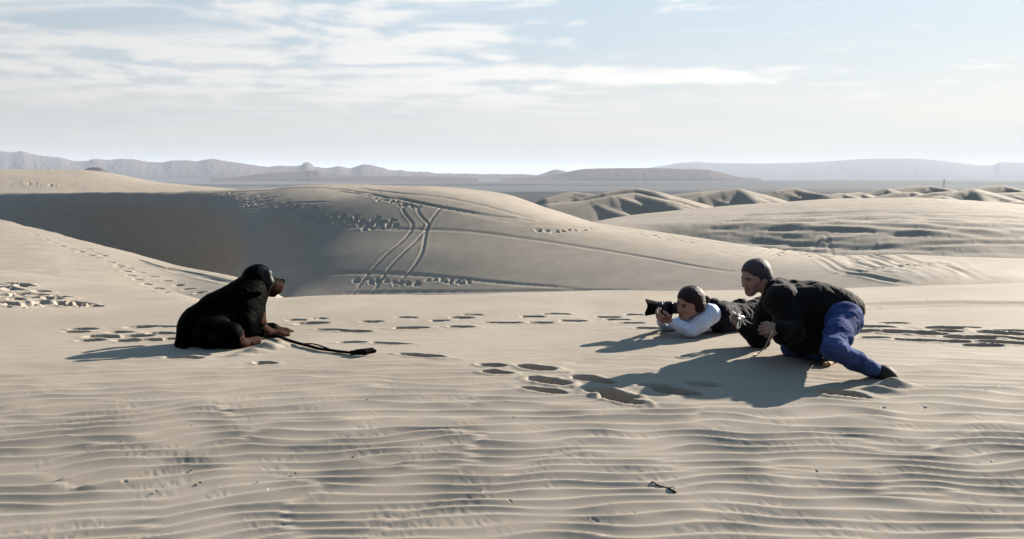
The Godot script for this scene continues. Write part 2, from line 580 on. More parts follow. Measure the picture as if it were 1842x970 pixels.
# One groove along a path of (sideways, distance) points: pressed bed with low shoulders, or two wheels' worth if gauge > 0.
func groove(path: PackedVector2Array, half_w: float, depth: float, shoulder := 0.5, gauge := 0.0) -> void:
	var pts := PackedVector2Array()
	for i in path.size() - 1:
		var p0 := path[maxi(i - 1, 0)]
		var p1 := path[i]
		var p2 := path[i + 1]
		var p3 := path[mini(i + 2, path.size() - 1)]
		var n := maxi(2, int(p1.distance_to(p2) / maxf(half_w * 4.0, 0.6)))
		for j in n:
			pts.append(p1.cubic_interpolate(p2, p0, p3, float(j) / n))
	pts.append(path[path.size() - 1])
	var bed := {}
	var reach := half_w * 2.6 + gauge
	for i in pts.size() - 1:
		var a := pts[i]
		var b := pts[i + 1]
		var along := minf(i + 0.5, pts.size() - 1.5 - i) / maxf(1.0, 0.12 * pts.size())
		var deep := depth * clampf(along, 0.05, 1.0)
		var ab := b - a
		var len2 := maxf(ab.length_squared(), 1e-6)
		var side := Vector2(-ab.y, ab.x) / sqrt(len2)
		var lo := Vector2(minf(a.x, b.x), minf(a.y, b.y)) - Vector2(reach, reach)
		var hi := Vector2(maxf(a.x, b.x), maxf(a.y, b.y)) + Vector2(reach, reach)
		var r0 := clampi(row_of(lo.y), 0, NR - 1)
		var r1 := clampi(row_of(hi.y), 0, NR - 1)
		for r in range(r0, r1 + 1):
			var dist := row_d[r]
			var c0 := clampi(col_of(lo.x / dist), 0, NC - 1)
			var c1 := clampi(col_of(hi.x / dist), 0, NC - 1)
			for c in range(c0, c1 + 1):
				var p := Vector2(col_t[c] * dist, dist) - a
				var s := p.dot(ab) / len2
				if s < -0.02 or s > 1.02:
					continue
				var off := absf(p.dot(side))
				if gauge > 0.0:
					off = absf(off - gauge * 0.5)
				var q := off / half_w
				if q < 2.6:
					var e := (q - 1.5) / 0.5
					var v := -deep * exp(-1.6 * q * q) + deep * shoulder * exp(-e * e)
					var at := r * NC + c
					if absf(v) > absf(bed.get(at, 0.0)):
						bed[at] = v
	for at: int in bed:
		carve[at] += bed[at]

func points2(list: Array) -> PackedVector2Array:
	var out := PackedVector2Array()
	for i in range(0, list.size(), 2):
		out.append(Vector2(list[i], list[i + 1]))
	return out

func marks_near() -> void:
	var steps: Array = [-0.12, 5.26, 0.1, 0.06, -0.3, 0.08, -0.1, 5.08, 0.11, 0.06, -0.25, 0.08, 0.15, 5.19, 0.15, 0.07, -0.5, 0.12, 0.21, 4.88, 0.15, 0.08, -0.5, 0.12, 0.17, 4.71, 0.15, 0.05, -0.4, 0.07, 0.48, 4.91, 0.17, 0.07, -0.5, 0.11, 0.54, 4.66, 0.18, 0.08, -0.5, 0.12, 0.59, 4.55, 0.14, 0.05, -0.4, 0.07, 0.92, 4.7, 0.18, 0.06, -0.4, 0.05, 0.83, 4.79, 0.13, 0.06, -0.3, 0.04, 1.83, 4.67, 0.18, 0.07, -0.3, 0.07, 1.1, 4.85, 0.15, 0.07, -0.2, 0.03, -3.37, 6.61, 0.13, 0.07, 0, 0.04, -3.08, 6.28, 0.13, 0.08, 0.1, 0.05, -3.36, 6.47, 0.12, 0.06, 0, 0.04, -2.95, 6.71, 0.15, 0.08, 0.1, 0.06, -3.02, 6.47, 0.12, 0.07, 0, 0.04, -2.68, 6.42, 0.13, 0.08, -0.2, 0.05, -2.82, 6.3, 0.13, 0.08, 0.1, 0.05, -2.96, 6.24, 0.11, 0.06, 0, 0.04, -2.77, 6.74, 0.1, 0.06, 0, 0.03, -3.06, 6.11, 0.12, 0.06, 0.2, 0.04, -2.79, 6.11, 0.13, 0.07, 0, 0.04, -2.63, 6.15, 0.12, 0.07, 0, 0.04, -2.5, 6.19, 0.1, 0.06, 0, 0.04, -2.16, 5.51, 0.14, 0.06, -0.2, 0.04, -2.11, 5.62, 0.12, 0.05, -0.2, 0.03, -1.58, 5.34, 0.09, 0.06, -0.2, 0.06, -1.63, 6.84, 0.16, 0.08, 0.1, 0.05, -1.39, 6.54, 0.15, 0.06, -0.1, 0.04, -1.2, 6.47, 0.15, 0.06, -0.1, 0.04, -0.79, 6.59, 0.16, 0.06, 0, 0.05, -0.88, 5.98, 0.16, 0.05, -0.1, 0.04, -0.59, 5.55, 0.19, 0.06, -0.25, 0.06, -1.14, 6.02, 0.13, 0.05, 0, 0.04, -1.81, 7.01, 0.1, 0.06, 0, 0.03, -1.62, 7.09, 0.08, 0.05, 0, 0.03, -0.42, 7.06, 0.13, 0.06, 0, 0.04, -0.4, 6.64, 0.12, 0.06, 0, 0.04, -0.07, 6.82, 0.18, 0.05, 0, 0.05, 0.17, 7.12, 0.12, 0.06, 0.1, 0.04, 0.23, 6.82, 0.13, 0.06, 0, 0.05, 0.5, 6.92, 0.12, 0.06, 0, 0.05, 0.38, 7.27, 0.14, 0.05, 0, 0.04, 0.82, 7.15, 0.12, 0.06, 0, 0.04, 0.88, 7.01, 0.12, 0.05, 0, 0.04, 0.97, 6.84, 0.14, 0.05, 0, 0.04, -0.34, 7.21, 0.1, 0.05, 0, 0.03, 1.05, 7.27, 0.1, 0.05, 0, 0.04, -0.89, 7.09, 0.12, 0.05, 0, 0.03, -1.15, 6.92, 0.12, 0.05, 0, 0.03, -0.6, 6.92, 0.1, 0.05, 0, 0.03, 1.07, 6.61, 0.12, 0.06, 0, 0.04, 2.83, 6.66, 0.14, 0.07, -0.2, 0.05, 2.69, 6.45, 0.13, 0.09, 0.1, 0.06, 2.89, 6.66, 0.16, 0.06, -0.2, 0.04, 2.95, 6.42, 0.24, 0.1, -0.25, 0.09, 2.68, 6.19, 0.14, 0.06, -0.1, 0.04, 2.93, 6.08, 0.2, 0.06, -0.2, 0.05, 3.14, 6.33, 0.16, 0.09, -0.25, 0.07, 3.37, 6.59, 0.16, 0.08, -0.2, 0.06, 3.15, 6.03, 0.18, 0.07, -0.2, 0.05, 3.36, 6.16, 0.2, 0.09, -0.2, 0.07, 3.33, 6.45, 0.15, 0.07, -0.1, 0.05, 3.54, 6.62, 0.18, 0.05, -0.2, 0.04, 3.48, 6.19, 0.18, 0.08, -0.2, 0.07, 3.72, 6.35, 0.22, 0.09, -0.3, 0.08, 3.52, 5.97, 0.24, 0.08, -0.2, 0.07, 3.68, 6.13, 0.2, 0.07, -0.3, 0.06, 3.1, 6.85, 0.15, 0.04, -0.2, 0.03, 3.89, 6.45, 0.2, 0.06, -0.2, 0.05, 3.31, 5.89, 0.16, 0.06, -0.1, 0.04]
	for i in range(0, steps.size(), 6):
		stamp(steps[i], steps[i + 1], steps[i + 2] * 0.9, steps[i + 3] * 0.8, steps[i + 4] + rng.randf_range(-0.1, 0.1), steps[i + 5] * (1.5 if steps[i + 1] > 5.5 else 1.15), 0.055)
	# heaps of sand pushed up by paws, elbows and feet
	for h in [[-1.702, 5.823, 0.13, 0.07, 0.1, 0.05], [-1.747, 5.691, 0.12, 0.06, 0.2, 0.035], [-1.64, 5.922, 0.1, 0.06, 0, 0.035], [-1.805, 5.564, 0.13, 0.06, 0.2, 0.022], [2.192, 4.812, 0.13, 0.06, -0.2, 0.045], [2.077, 4.73, 0.12, 0.05, -0.3, 0.03], [1.092, 6.373, 0.08, 0.04, 0, 0.02]]:
		stamp(h[0], h[1], h[2], h[3], h[4], -h[5], 0.0)
	# small wind-cut nicks among the ripples
	for i in 24:
		var d := rng.randf_range(2.3, 5.0)
		var x := rng.randf_range(-0.68, 0.68) * d
		stamp(x, d, rng.randf_range(0.008, 0.02), rng.randf_range(0.005, 0.009), rng.randf_range(-0.9, 0.3), rng.randf_range(0.003, 0.007), 0.15)
	# a low step in the sand below the crest on the right
	groove(PackedVector2Array([Vector2(3.0, 7.75), Vector2(3.7, 7.9), Vector2(4.3, 7.95), Vector2(5.4, 7.8)]), 0.10, 0.018, 0.6)

func marks_far() -> void:
	for p in [[-5.57, 45.55, -5.8, 45.19, -5.47, 44.21, -5.06, 43.33, -5.04, 42.39, -5.45, 41.06, -5.83, 40.32, -6.31, 39.13, -6.66, 38.13, -6.95, 36.93], [-4.99, 45.37, -4.94, 44.65, -4.53, 43.68, -4.2, 42.9, -4.48, 41.8, -4.87, 40.65, -5.28, 39.69, -5.71, 38.51, -6.11, 36.71], [-3.24, 45.64, -3.69, 45.01, -3.92, 44.3, -4.21, 42.99, -4.25, 41.39, -4.22, 40, -4.47, 38.75, -4.87, 37.83, -5.51, 36.56]]:
		groove(points2(p), 0.08, 0.032, 0.35)
	for p in [[-11.08, 40.08, -9.33, 39.37, -5.83, 38.44, -2.98, 37.53, -0.5, 36.49, 1.84, 35.41, 3.16, 34.57], [-7.84, 37.08, -5.34, 36.71, -3.86, 36.42, -1.68, 35.91, 1.82, 34.99, 5.11, 33.89], [-9.3, 44.38, -6.49, 43.07, -4.47, 42.56, -1.95, 41.97, 0.24, 41.22, 2.1, 40.57, 4.6, 39.29, 6.82, 37.3, 9.47, 34.44], [-10.11, 55.4, -6.96, 48.46, -3.66, 46.47, -1.21, 45.19, 0.55, 44.12, 2.25, 43.68], [-11.06, 53.02, -7.49, 47.79, -6.07, 46.47, -3.54, 44.92, -0.6, 43.77, 2.23, 43.25], [-6.78, 47.22, -4.78, 45.64, -2.64, 44.47, 0.26, 43.68, 3.93, 46.66], [-22.45, 66.32, -16.41, 60.01, -11.96, 55.63, -7.5, 47.88], [-22.83, 62.46, -17.75, 55.51, -13.37, 51.25, -10.04, 48.08], [-70.83, 118.14, -62.97, 112.39, -50.29, 100.29, -31.16, 77.19, -22.84, 66.19], [-69.21, 115.34, -59.01, 107.77, -45.36, 94.08], [-28.56, 70.56, -19.65, 57.89, -16.26, 54.2], [-2.91, 44.3, 0.82, 43.25, 4.26, 46.94, 8.44, 46.29, 11.11, 44.83], [-0.59, 42.73, 3.63, 43.16, 8.03, 44.03, 11.8, 42.05], [-113.94, 190.46, -116.39, 199.01, -121.66, 213.43]]:
		groove(points2(p), 0.14, 0.04, 0.15)
	for p in [[-9.87, 23.84, -8.34, 21.88, -6.56, 19.18, -5.44, 17.56], [-11.55, 25.88, -9.41, 23.09, -7.55, 20.48, -5.95, 18.06]]:
		groove(points2(p), 0.09, 0.035, 0.3)
	bundle([[8.09, 44.38, 11.71, 43.77, 29.81, 81.47, 16.62, 37.38, 17.34, 33.96, 16.92, 30.91, 15.45, 27.2], [10.2, 36.27, 11.27, 34.44, 12.45, 32.76, 13.29, 31.16, 13.87, 29.76]], 26, 0.2, 0.032, 0.25)
	bundle([[23.9, 99.36, 30.16, 96.62, 35.65, 94.52, 41.22, 93.21, 46.1, 90.82, 52.41, 87.26, 56.41, 84.01], [18.38, 91.05, 21.85, 88.19, 26.4, 84.23, 29.43, 81.9, 33.26, 79.48, 37.13, 77.76, 40.13, 76.68]], 36, 0.8, 0.055, 0.5)
	for q in points2([-18.75, 33.42, -17.12, 31.29, -16.15, 30, -15.23, 28.77, -14.46, 27.86, -13.65, 26.83, -12.81, 25.78, -12.21, 25.01, -11.39, 24.03, -10.65, 22.95, -10.01, 21.92, -9.43, 20.94, -8.87, 20.08, -8.32, 19.25, -7.8, 18.61, -5.34, 13.07, -13.99, 28.09, -12.87, 26.35, -10.86, 23.42, -10.25, 22.68, -9.62, 21.88, -8.89, 20.98, -8.22, 20.12, -7.59, 19.22, -7, 18.28, -6.4, 17.35, -12.48, 25.88]):
		stamp(q.x, q.y, 0.17, 0.10, rng.randf_range(-0.6, -0.2), 0.09, 0.1)
	for q in points2([-7.81, 12.96, -7.52, 12.71, -7.63, 13.25, -7.18, 11.97, -6.8, 11.57, -7.08, 12.18, -6.72, 11.78, -6.83, 12.18, -6.3, 11.36, -6.44, 11.8, -6.32, 11.16, -6.33, 10.96, -6.49, 10.98, -6.13, 11.41, -5.91, 11.16, -5.95, 11.41, -5.73, 11.14, -5.52, 11.11, -7.02, 12.61, -6.42, 12.02, -6.74, 11.2, -5.74, 11.32, -8.01, 13.52, -7.83, 13.46]):
		stamp(q.x, q.y, rng.randf_range(0.14, 0.22), rng.randf_range(0.08, 0.13), rng.randf_range(-0.7, -0.1), rng.randf_range(0.08, 0.13), 0.12)
	for q in points2([-11, 47.6, -7, 44.4, -23.5, 65.5, -10.2, 46, -12.7, 48.6, -11, 46.9, -16, 56, -19.3, 60.4, -10.8, 46.5, -7.6, 43.8, -6.3, 43.5, -7.2, 43.9, -17.4, 57.8, -6.4, 43.6, -14.6, 52.2, -20.4, 60.5, -23, 66.3, -16.2, 56.2, -16.9, 55.7, -20.8, 62.2, -9.1, 45, -8.9, 44.4, -21.2, 62.7, -6.5, 43, -6.7, 43.7, -16.4, 55.3, -21.3, 64.9, -6.9, 43.6, -20.3, 60.3, -7.5, 43.3, -11.8, 47.5, -18.2, 58, -9.6, 45.4, -20.1, 61.3, -13.6, 49.9, -8.6, 44.4, -20.8, 62.3, -12.5, 49.4, -8.8, 45, -8.3, 44.3, -19.3, 60.6, -12.2, 48.9, -6.9, 43.5, -9.7, 45.2, -13.5, 50.2, -5.9, 43.3, -12.5, 48.9, -17.5, 59.3, -15.5, 55.6, -10.3, 46.2, -15.4, 54.5, -13, 50.9, -15.6, 55, -10.7, 46.7, -18.1, 58.8, -8.8, 45.1, -16.5, 56.6, -8.5, 43.9, -8.2, 45, -7.2, 43.8, -19.3, 62.5, -13.7, 51.9, -8.9, 44.5, -11.7, 48.1, -10.8, 47.2, -9.3, 45.1, -13.9, 51.6, -10, 45.6, -12.8, 49.3, -19.4, 59.5, -17.5, 57.1, -15.6, 54.7, -17.4, 57.1, -13.9, 50.5, -20, 61.8, -21.8, 64, -11.9, 47.4, -6.6, 43.8, -8.6, 44.7, -20.7, 62.6, -6.3, 43.5, -15.1, 53.4, -21.4, 63.5, -21.7, 64.9, -15, 52.7, -15.8, 54.9, -6.3, 43.6, -16.3, 55.6, -13.9, 49.3, -12.5, 48.4, -20.9, 62.8, -17, 58.4, -22.7, 65.1, -6.9, 43.9, -14.6, 51, -17.3, 57.3, -11.2, 47.1, -20.3, 62.2, -12, 47.9, -12.5, 48.7, -9.3, 45.1, -18.4, 57.5, -7.5, 43.9, -9.2, 44.7, -10, 45.7, -7.5, 43.7, -7.8, 43.9, -7.5, 43.8, -10.1, 45.5, -8.6, 44.7, -13.6, 50.7, -14.6, 51.9, -8.1, 44.2, -8.2, 44.8, -78.8, 229.3, -6.3, 43.4, -7.8, 43.7, -6.8, 43.8, -16.1, 55.4, -11, 46.6, -10.5, 46.2, -14.3, 52, -11.8, 48.9, -20, 60.5, -12.1, 47.8, -13.6, 50.7, -20.4, 62.3, -7.7, 44.1, -17.6, 57.3, -9.3, 45, -17.7, 56.2, -19.8, 62, -20.8, 62.6, -20.5, 62, -7.9, 44.1, -7.9, 44.2, -18.6, 57.3, -9.9, 45.4, -7, 44.1, -20.3, 62, -17.4, 55.7, -15.3, 53.3, -8.6, 44.9, -13.5, 51.5, -11.9, 48.2, -14.1, 51.6, -16.5, 55.5, -12.8, 49.5, -12.6, 49.9, -13.9, 51.1, -18.3, 57.7, -14.4, 52.5, -16.9, 55.6, -15.8, 53.6, -20.9, 63, -7.2, 44.2, -12.7, 49.5, -10.2, 45.3, -9.2, 44.8, -21.3, 62.6, -13.6, 51.1, -16.4, 55.2, -9.4, 45.3, -19.5, 62.1, -11.4, 46.2, -20.1, 60.7, -13.2, 50.1, -6.7, 43.5, -18.2, 57.7, -12.5, 49.1, -16.5, 55.5, -20.3, 60.5, -15.9, 54.6, -6.3, 43.1, -14.4, 52.2, -14.9, 52.6, -7.8, 44.3, -16.9, 56.4, -13.3, 50.3, -11.2, 48, -17, 55.5, -17, 56, -21.5, 65.4, -15.6, 54, -16.4, 55.2, -11.3, 47, -9.5, 45.2, -16.5, 55.3, -13.7, 49.9, -11.2, 47.8, -9.4, 45.2, -9, 45.4, -9.5, 45.5, -8.5, 44.4, -20, 60.5, -10, 45.5, -9, 44.9, -20.1, 60.6, -7.3, 44, -18, 57.3, -14.7, 52.9, -8.2, 44.5, -11.4, 46.8, -12.6, 49.9, -19.4, 58.2, -13.6, 50.2, -8.5, 44.8, -6.7, 43.6, -8.4, 44.4, -6, 43.2, -12.5, 49.6, -17.6, 56.7, -11.8, 47.1, -17.4, 56.3, -6.1, 43.8, -10.9, 46.5, -8.2, 44.3, -17.4, 56.4, -7.1, 43.2, -17.2, 58.4, -10.7, 46.8, -23.3, 65.9, -18.8, 58.5, -21.3, 62.2, -13.3, 50.9, -6.2, 43.9, -10.2, 46, -8.8, 44.3, -10.3, 45.8, -19.6, 60, -71.9, 120, -72.3, 121, -71, 119.1, -69.9, 117.4, -70.6, 118.9, -70.5, 119.1, -68.8, 116.3, -69.3, 117.4, -69.2, 117.4, -67.9, 115.6, 1.2, 42.2, 1.3, 42.1, 1.7, 42.1, 2, 42, 2.2, 42.1, 2.5, 42.2, 2.8, 42.5, 3.1, 42.5, 3.4, 42.6, 3.6, 42.8, 4, 43.6, 4.4, 44.7, 4.7, 45, 5, 45.2, 5, 45.1, 5.5, 47.4, 5.9, 48.4, 5.8, 46.2, 6.3, 47.9, 6.4, 47.1, 6.2, 44.4, 6.5, 44.2, 6.7, 44.3, 6.8, 43.4, 7.2, 44.3, 7.4, 44.3, 7.4, 43.1, 7.7, 43.7, 7.8, 42.8, 8.1, 43.3, 8.3, 43.2, 8.4, 42.6, 8.5, 42.1, 8.7, 42.1, 8.9, 42.1, 9.4, 43.2, -7, 38.1, -6.6, 38.1, -6.3, 37.8, -6, 37.8, -5.6, 37.7, -5.2, 37.5, -4.9, 37.4, -4.6, 37.3, -4.2, 37.2, -3.7, 37.4, -3.4, 37.4, -3.1, 37.3, -2.9, 37.1, -2.7, 37.1, -2.4, 37, -2.2, 36.9, -1.9, 36.9, -8.1, 48.1, -7.9, 47.9, -7.8, 47.9, -7.6, 47.5, -7.3, 46.8, -7.2, 47, -7, 46.7, -6.8, 46.6, -6.6, 46.3, -6.5, 46.4, -6.3, 46.1, -6.2, 46.2, -6, 45.6, -5.8, 45.7, -5.7, 45.6, -5.5, 45.6, -5.3, 45.3, -5.2, 45.2, -5, 45.2, -4.9, 45.2, 12.1, 38.6, 12.6, 39.4, 12.9, 39.7, 13.6, 41.1, 13.6, 40.4, 13.3, 39.1, 13.5, 39.1, 13.3, 38, 14.1, 39.6, 13.5, 37.3, 14, 38.2, 14.1, 37.8, 14.5, 38.4, 14.3, 37.3, 14.2, 36.6, 14.6, 37.2, 14.2, 35.8, 14.8, 36.6, 14.7, 36, 14.7, 35.4]):
		stamp(q.x, q.y, rng.randf_range(0.12, 0.2), rng.randf_range(0.13, 0.22), rng.randf_range(-0.5, 0.5), rng.randf_range(0.04, 0.08), 0.1)
	for q in points2([-115.9, 201.8, -114.3, 201, -112.9, 200.6, -111.3, 199.8, -109.7, 199, -108.3, 198.6, -106.7, 197.8, -105.1, 197, -103.8, 196.6, -83.3, 206.7, -83.5, 209.6, -84.4, 214.2, -86, 220.8, -88.8, 230.7]):
		stamp(q.x, q.y, 0.5, 0.7, 0.0, 0.12, 0.5)

# wheel tracks between two guide tracks, wandering a little
func bundle(guides: Array, count: int, half_w: float, depth: float, wander: float) -> void:
	var a := points2(guides[0])
	var b := points2(guides[1])
	for i in count:
		var f := rng.randf_range(-0.08, 1.05)
		var w := rng.randf_range(-0.16, 0.16)
		var s0 := rng.randi_range(0, 2)
		var s1 := rng.randi_range(5, 7)
		var path := PackedVector2Array()
		for j in range(s0, s1):
			var g := float(j) / 6.0
			var ia := g * (a.size() - 1)
			var ib := g * (b.size() - 1)
			var pa := a[int(ia)].lerp(a[mini(int(ia) + 1, a.size() - 1)], ia - int(ia))
			var pb := b[int(ib)].lerp(b[mini(int(ib) + 1, b.size() - 1)], ib - int(ib))
			var q := pa.lerp(pb, f + w * (g - 0.5))
			path.append(q + Vector2(rng.randf_range(-wander, wander), rng.randf_range(-wander, wander)))
		groove(path, half_w * rng.randf_range(0.7, 1.2), depth * rng.randf_range(0.6, 1.2), 0.4)

# dunes beyond: each a crest line (sideways, distance, height) with a long windward and a steep lee side
func crest_list() -> Array:
	var out := []
	for l in [
		[12.2, 292, -7.8, 24.8, 296, -7, 34.9, 300, -5.3, 42.9, 304, -4.4, 47.6, 300, -5.5, 53, 292, -7, 58.8, 283, -10.1],
		[25.6, 318, -6.5, 35.1, 320, -4.5, 42.7, 322, -3.3, 47, 322, -3, 52.1, 316, -4, 56.5, 306, -6.4],
		[14.4, 345, -7.2, 20.7, 350, -5.5, 24.9, 352, -4.9, 30.5, 350, -5.5],
		[70.3, 352, -8.7, 78.9, 356, -6.5, 88.6, 360, -4.5, 95.2, 362, -3.6, 97.4, 356, -5.2, 98.3, 346, -7.7, 98.8, 338, -10.1],
		[73, 410, -7.7, 88.7, 415, -6.2, 103.4, 420, -5.2],
		[122.5, 415, -7.8, 129.3, 420, -5.5, 138.5, 424, -4.2, 145, 418, -6, 151.6, 410, -7.2],
		[146.1, 395, -7.4, 152.6, 400, -6.2, 156.4, 395, -7.4, 158.7, 388, -9.2],
		[171.3, 440, -7.2, 180, 444, -6.7, 181.9, 438, -8.3, 182.9, 430, -9.8],
		[195.2, 470, -8.4, 207.4, 476, -5.1, 209.2, 470, -6.9],
		[247, 560, -6.6, 264.2, 566, -4.9, 275.5, 568, -4.5, 283.3, 560, -6.2],
		[182.8, 430, -9, 195.2, 436, -6.6, 204.6, 438, -6.3, 205.1, 430, -7.6],
		[186.4, 410, -9.3, 205.2, 416, -6.2, 215.6, 418, -5.7, 215.6, 410, -7.7],
		[202.6, 400, -9, 213.4, 406, -5.8, 220.2, 410, -4.3, 218.6, 402, -5.7, 215.9, 390, -9.8],
		[281.7, 520, -6.7, 292.7, 526, -4.4, 301.3, 528, -3.8, 307, 520, -6.1],
		[237.3, 430, -8.1, 247.9, 434, -6.8, 268.4, 440, -6.4, 282, 430, -7.6],
		[197.9, 350, -9.6, 205.9, 352, -9, 213.8, 350, -9.1],
		[186.3, 380, -7.5, 191, 382, -7.1, 192, 378, -8],
		[314.7, 480, -7, 337.3, 486, -4, 349.2, 476, -7],
		[291, 400, -7.5, 312, 404, -5, 317.4, 394, -8.4]]:
		var p := PackedVector3Array()
		var lo := Vector2(1e9, 1e9)
		var hi := Vector2(-1e9, -1e9)
		for i in range(0, l.size(), 3):
			p.append(Vector3(l[i], l[i + 1], l[i + 2]))
			lo = Vector2(minf(lo.x, l[i]), minf(lo.y, l[i + 1]))
			hi = Vector2(maxf(hi.x, l[i]), maxf(hi.y, l[i + 1]))
		out.append([p, lo - Vector2(55, 55), hi + Vector2(55, 55)])
	return out

var field_n := noise(61, 0.035, 3)
func dune_field(x: float, d: float, base: float, crests: Array) -> float:
	var y := base
	var nz := field_n.get_noise_2d(x, d)
	for e in crests:
		var lo: Vector2 = e[1]
		var hi: Vector2 = e[2]
		if x < lo.x or x > hi.x or d < lo.y or d > hi.y:
			continue
		var p: PackedVector3Array = e[0]
		for i in p.size() - 1:
			var a := Vector2(p[i].x, p[i].y)
			var ab := Vector2(p[i + 1].x, p[i + 1].y) - a
			var s := clampf((Vector2(x, d) - a).dot(ab) / ab.length_squared(), 0.0, 1.0)
			var off := Vector2(x, d) - a - ab * s
			var dist := off.length()
			# sunward is right and away: the windward side; the lee side is steeper
			var side := (off.x * 0.78 + off.y * 0.62) / maxf(dist, 0.01)
			var slope := lerpf(0.62, 0.30, smoothstep(-0.25, 0.35, side))
			var top := lerpf(p[i].z, p[i + 1].z, s)
			var hh := top - slope * (sqrt(dist * dist + 6.0) - 2.4) + 0.4 * nz * smoothstep(0.0, 12.0, dist)
			y = maxf(y, hh)
	return y

# ------------------------------------------------------------------ far land
# A range of hills: a skyline (sideways, height) at a distance, with spurs running down towards the viewer.
func range_mesh(line: Array, dist: float, depth: float, rough: float, s: int) -> ArrayMesh:
	var spur := noise(s, 1.0 / (dist * 0.02), 4)
	var small := noise(s + 1, 1.0 / (dist * 0.004), 3)
	var xs := PackedFloat32Array()
	var hs := PackedFloat32Array()
	for i in range(0, line.size(), 2):
		xs.append(line[i])
		hs.append(line[i + 1])
	var m := slopes(xs, hs)
	var n := 640
	var rows := 23
	var v := PackedVector3Array()
	var k := 0
	for r in rows:
		k = 0
		var w := lerpf(-1.0, 1.0, r / (rows - 1.0))
		for i in n + 1:
			var x := lerpf(xs[0], xs[xs.size() - 1], float(i) / n)
			while k < xs.size() - 2 and xs[k + 1] < x:
				k += 1
			var top := curve_at(xs, hs, m, k, x) + 60.0 + rough * small.get_noise_2d(x, w * depth) * 0.5
			var f := 1.0 - absf(w)
			var sp := absf(spur.get_noise_2d(x, w * depth * 0.6))
			var prof := clampf(f * (1.0 + 0.9 * (1.0 - f) * (0.15 - 0.4 * sp)), 0.0, 1.0)
			var y := -60.0 + maxf(top, 0.0) * pow(prof, 0.8)
			if absf(w) > 0.999:
				y = -64.0
			v.append(Vector3(x * (1.0 - w * depth / dist), y, -(dist - w * depth)))
			if w == 1.0:
				pass
	var idx := PackedInt32Array()
	for r in rows - 1:
		for i in n:
			var a := r * (n + 1) + i
			idx.append_array([a, a + 1, a + n + 1, a + 1, a + n + 2, a + n + 1])
	return smooth_mesh(v, idx)

func smooth_mesh(v: PackedVector3Array, idx: PackedInt32Array, colors := PackedColorArray()) -> ArrayMesh:
	var nrm := PackedVector3Array()
	nrm.resize(v.size())
	for i in range(0, idx.size(), 3):
		var a := v[idx[i]]
		var fn := (v[idx[i + 2]] - a).cross(v[idx[i + 1]] - a)
		nrm[idx[i]] += fn
		nrm[idx[i + 1]] += fn
		nrm[idx[i + 2]] += fn
	for i in nrm.size():
		nrm[i] = nrm[i].normalized()
	return array_mesh(v, nrm, idx, colors)

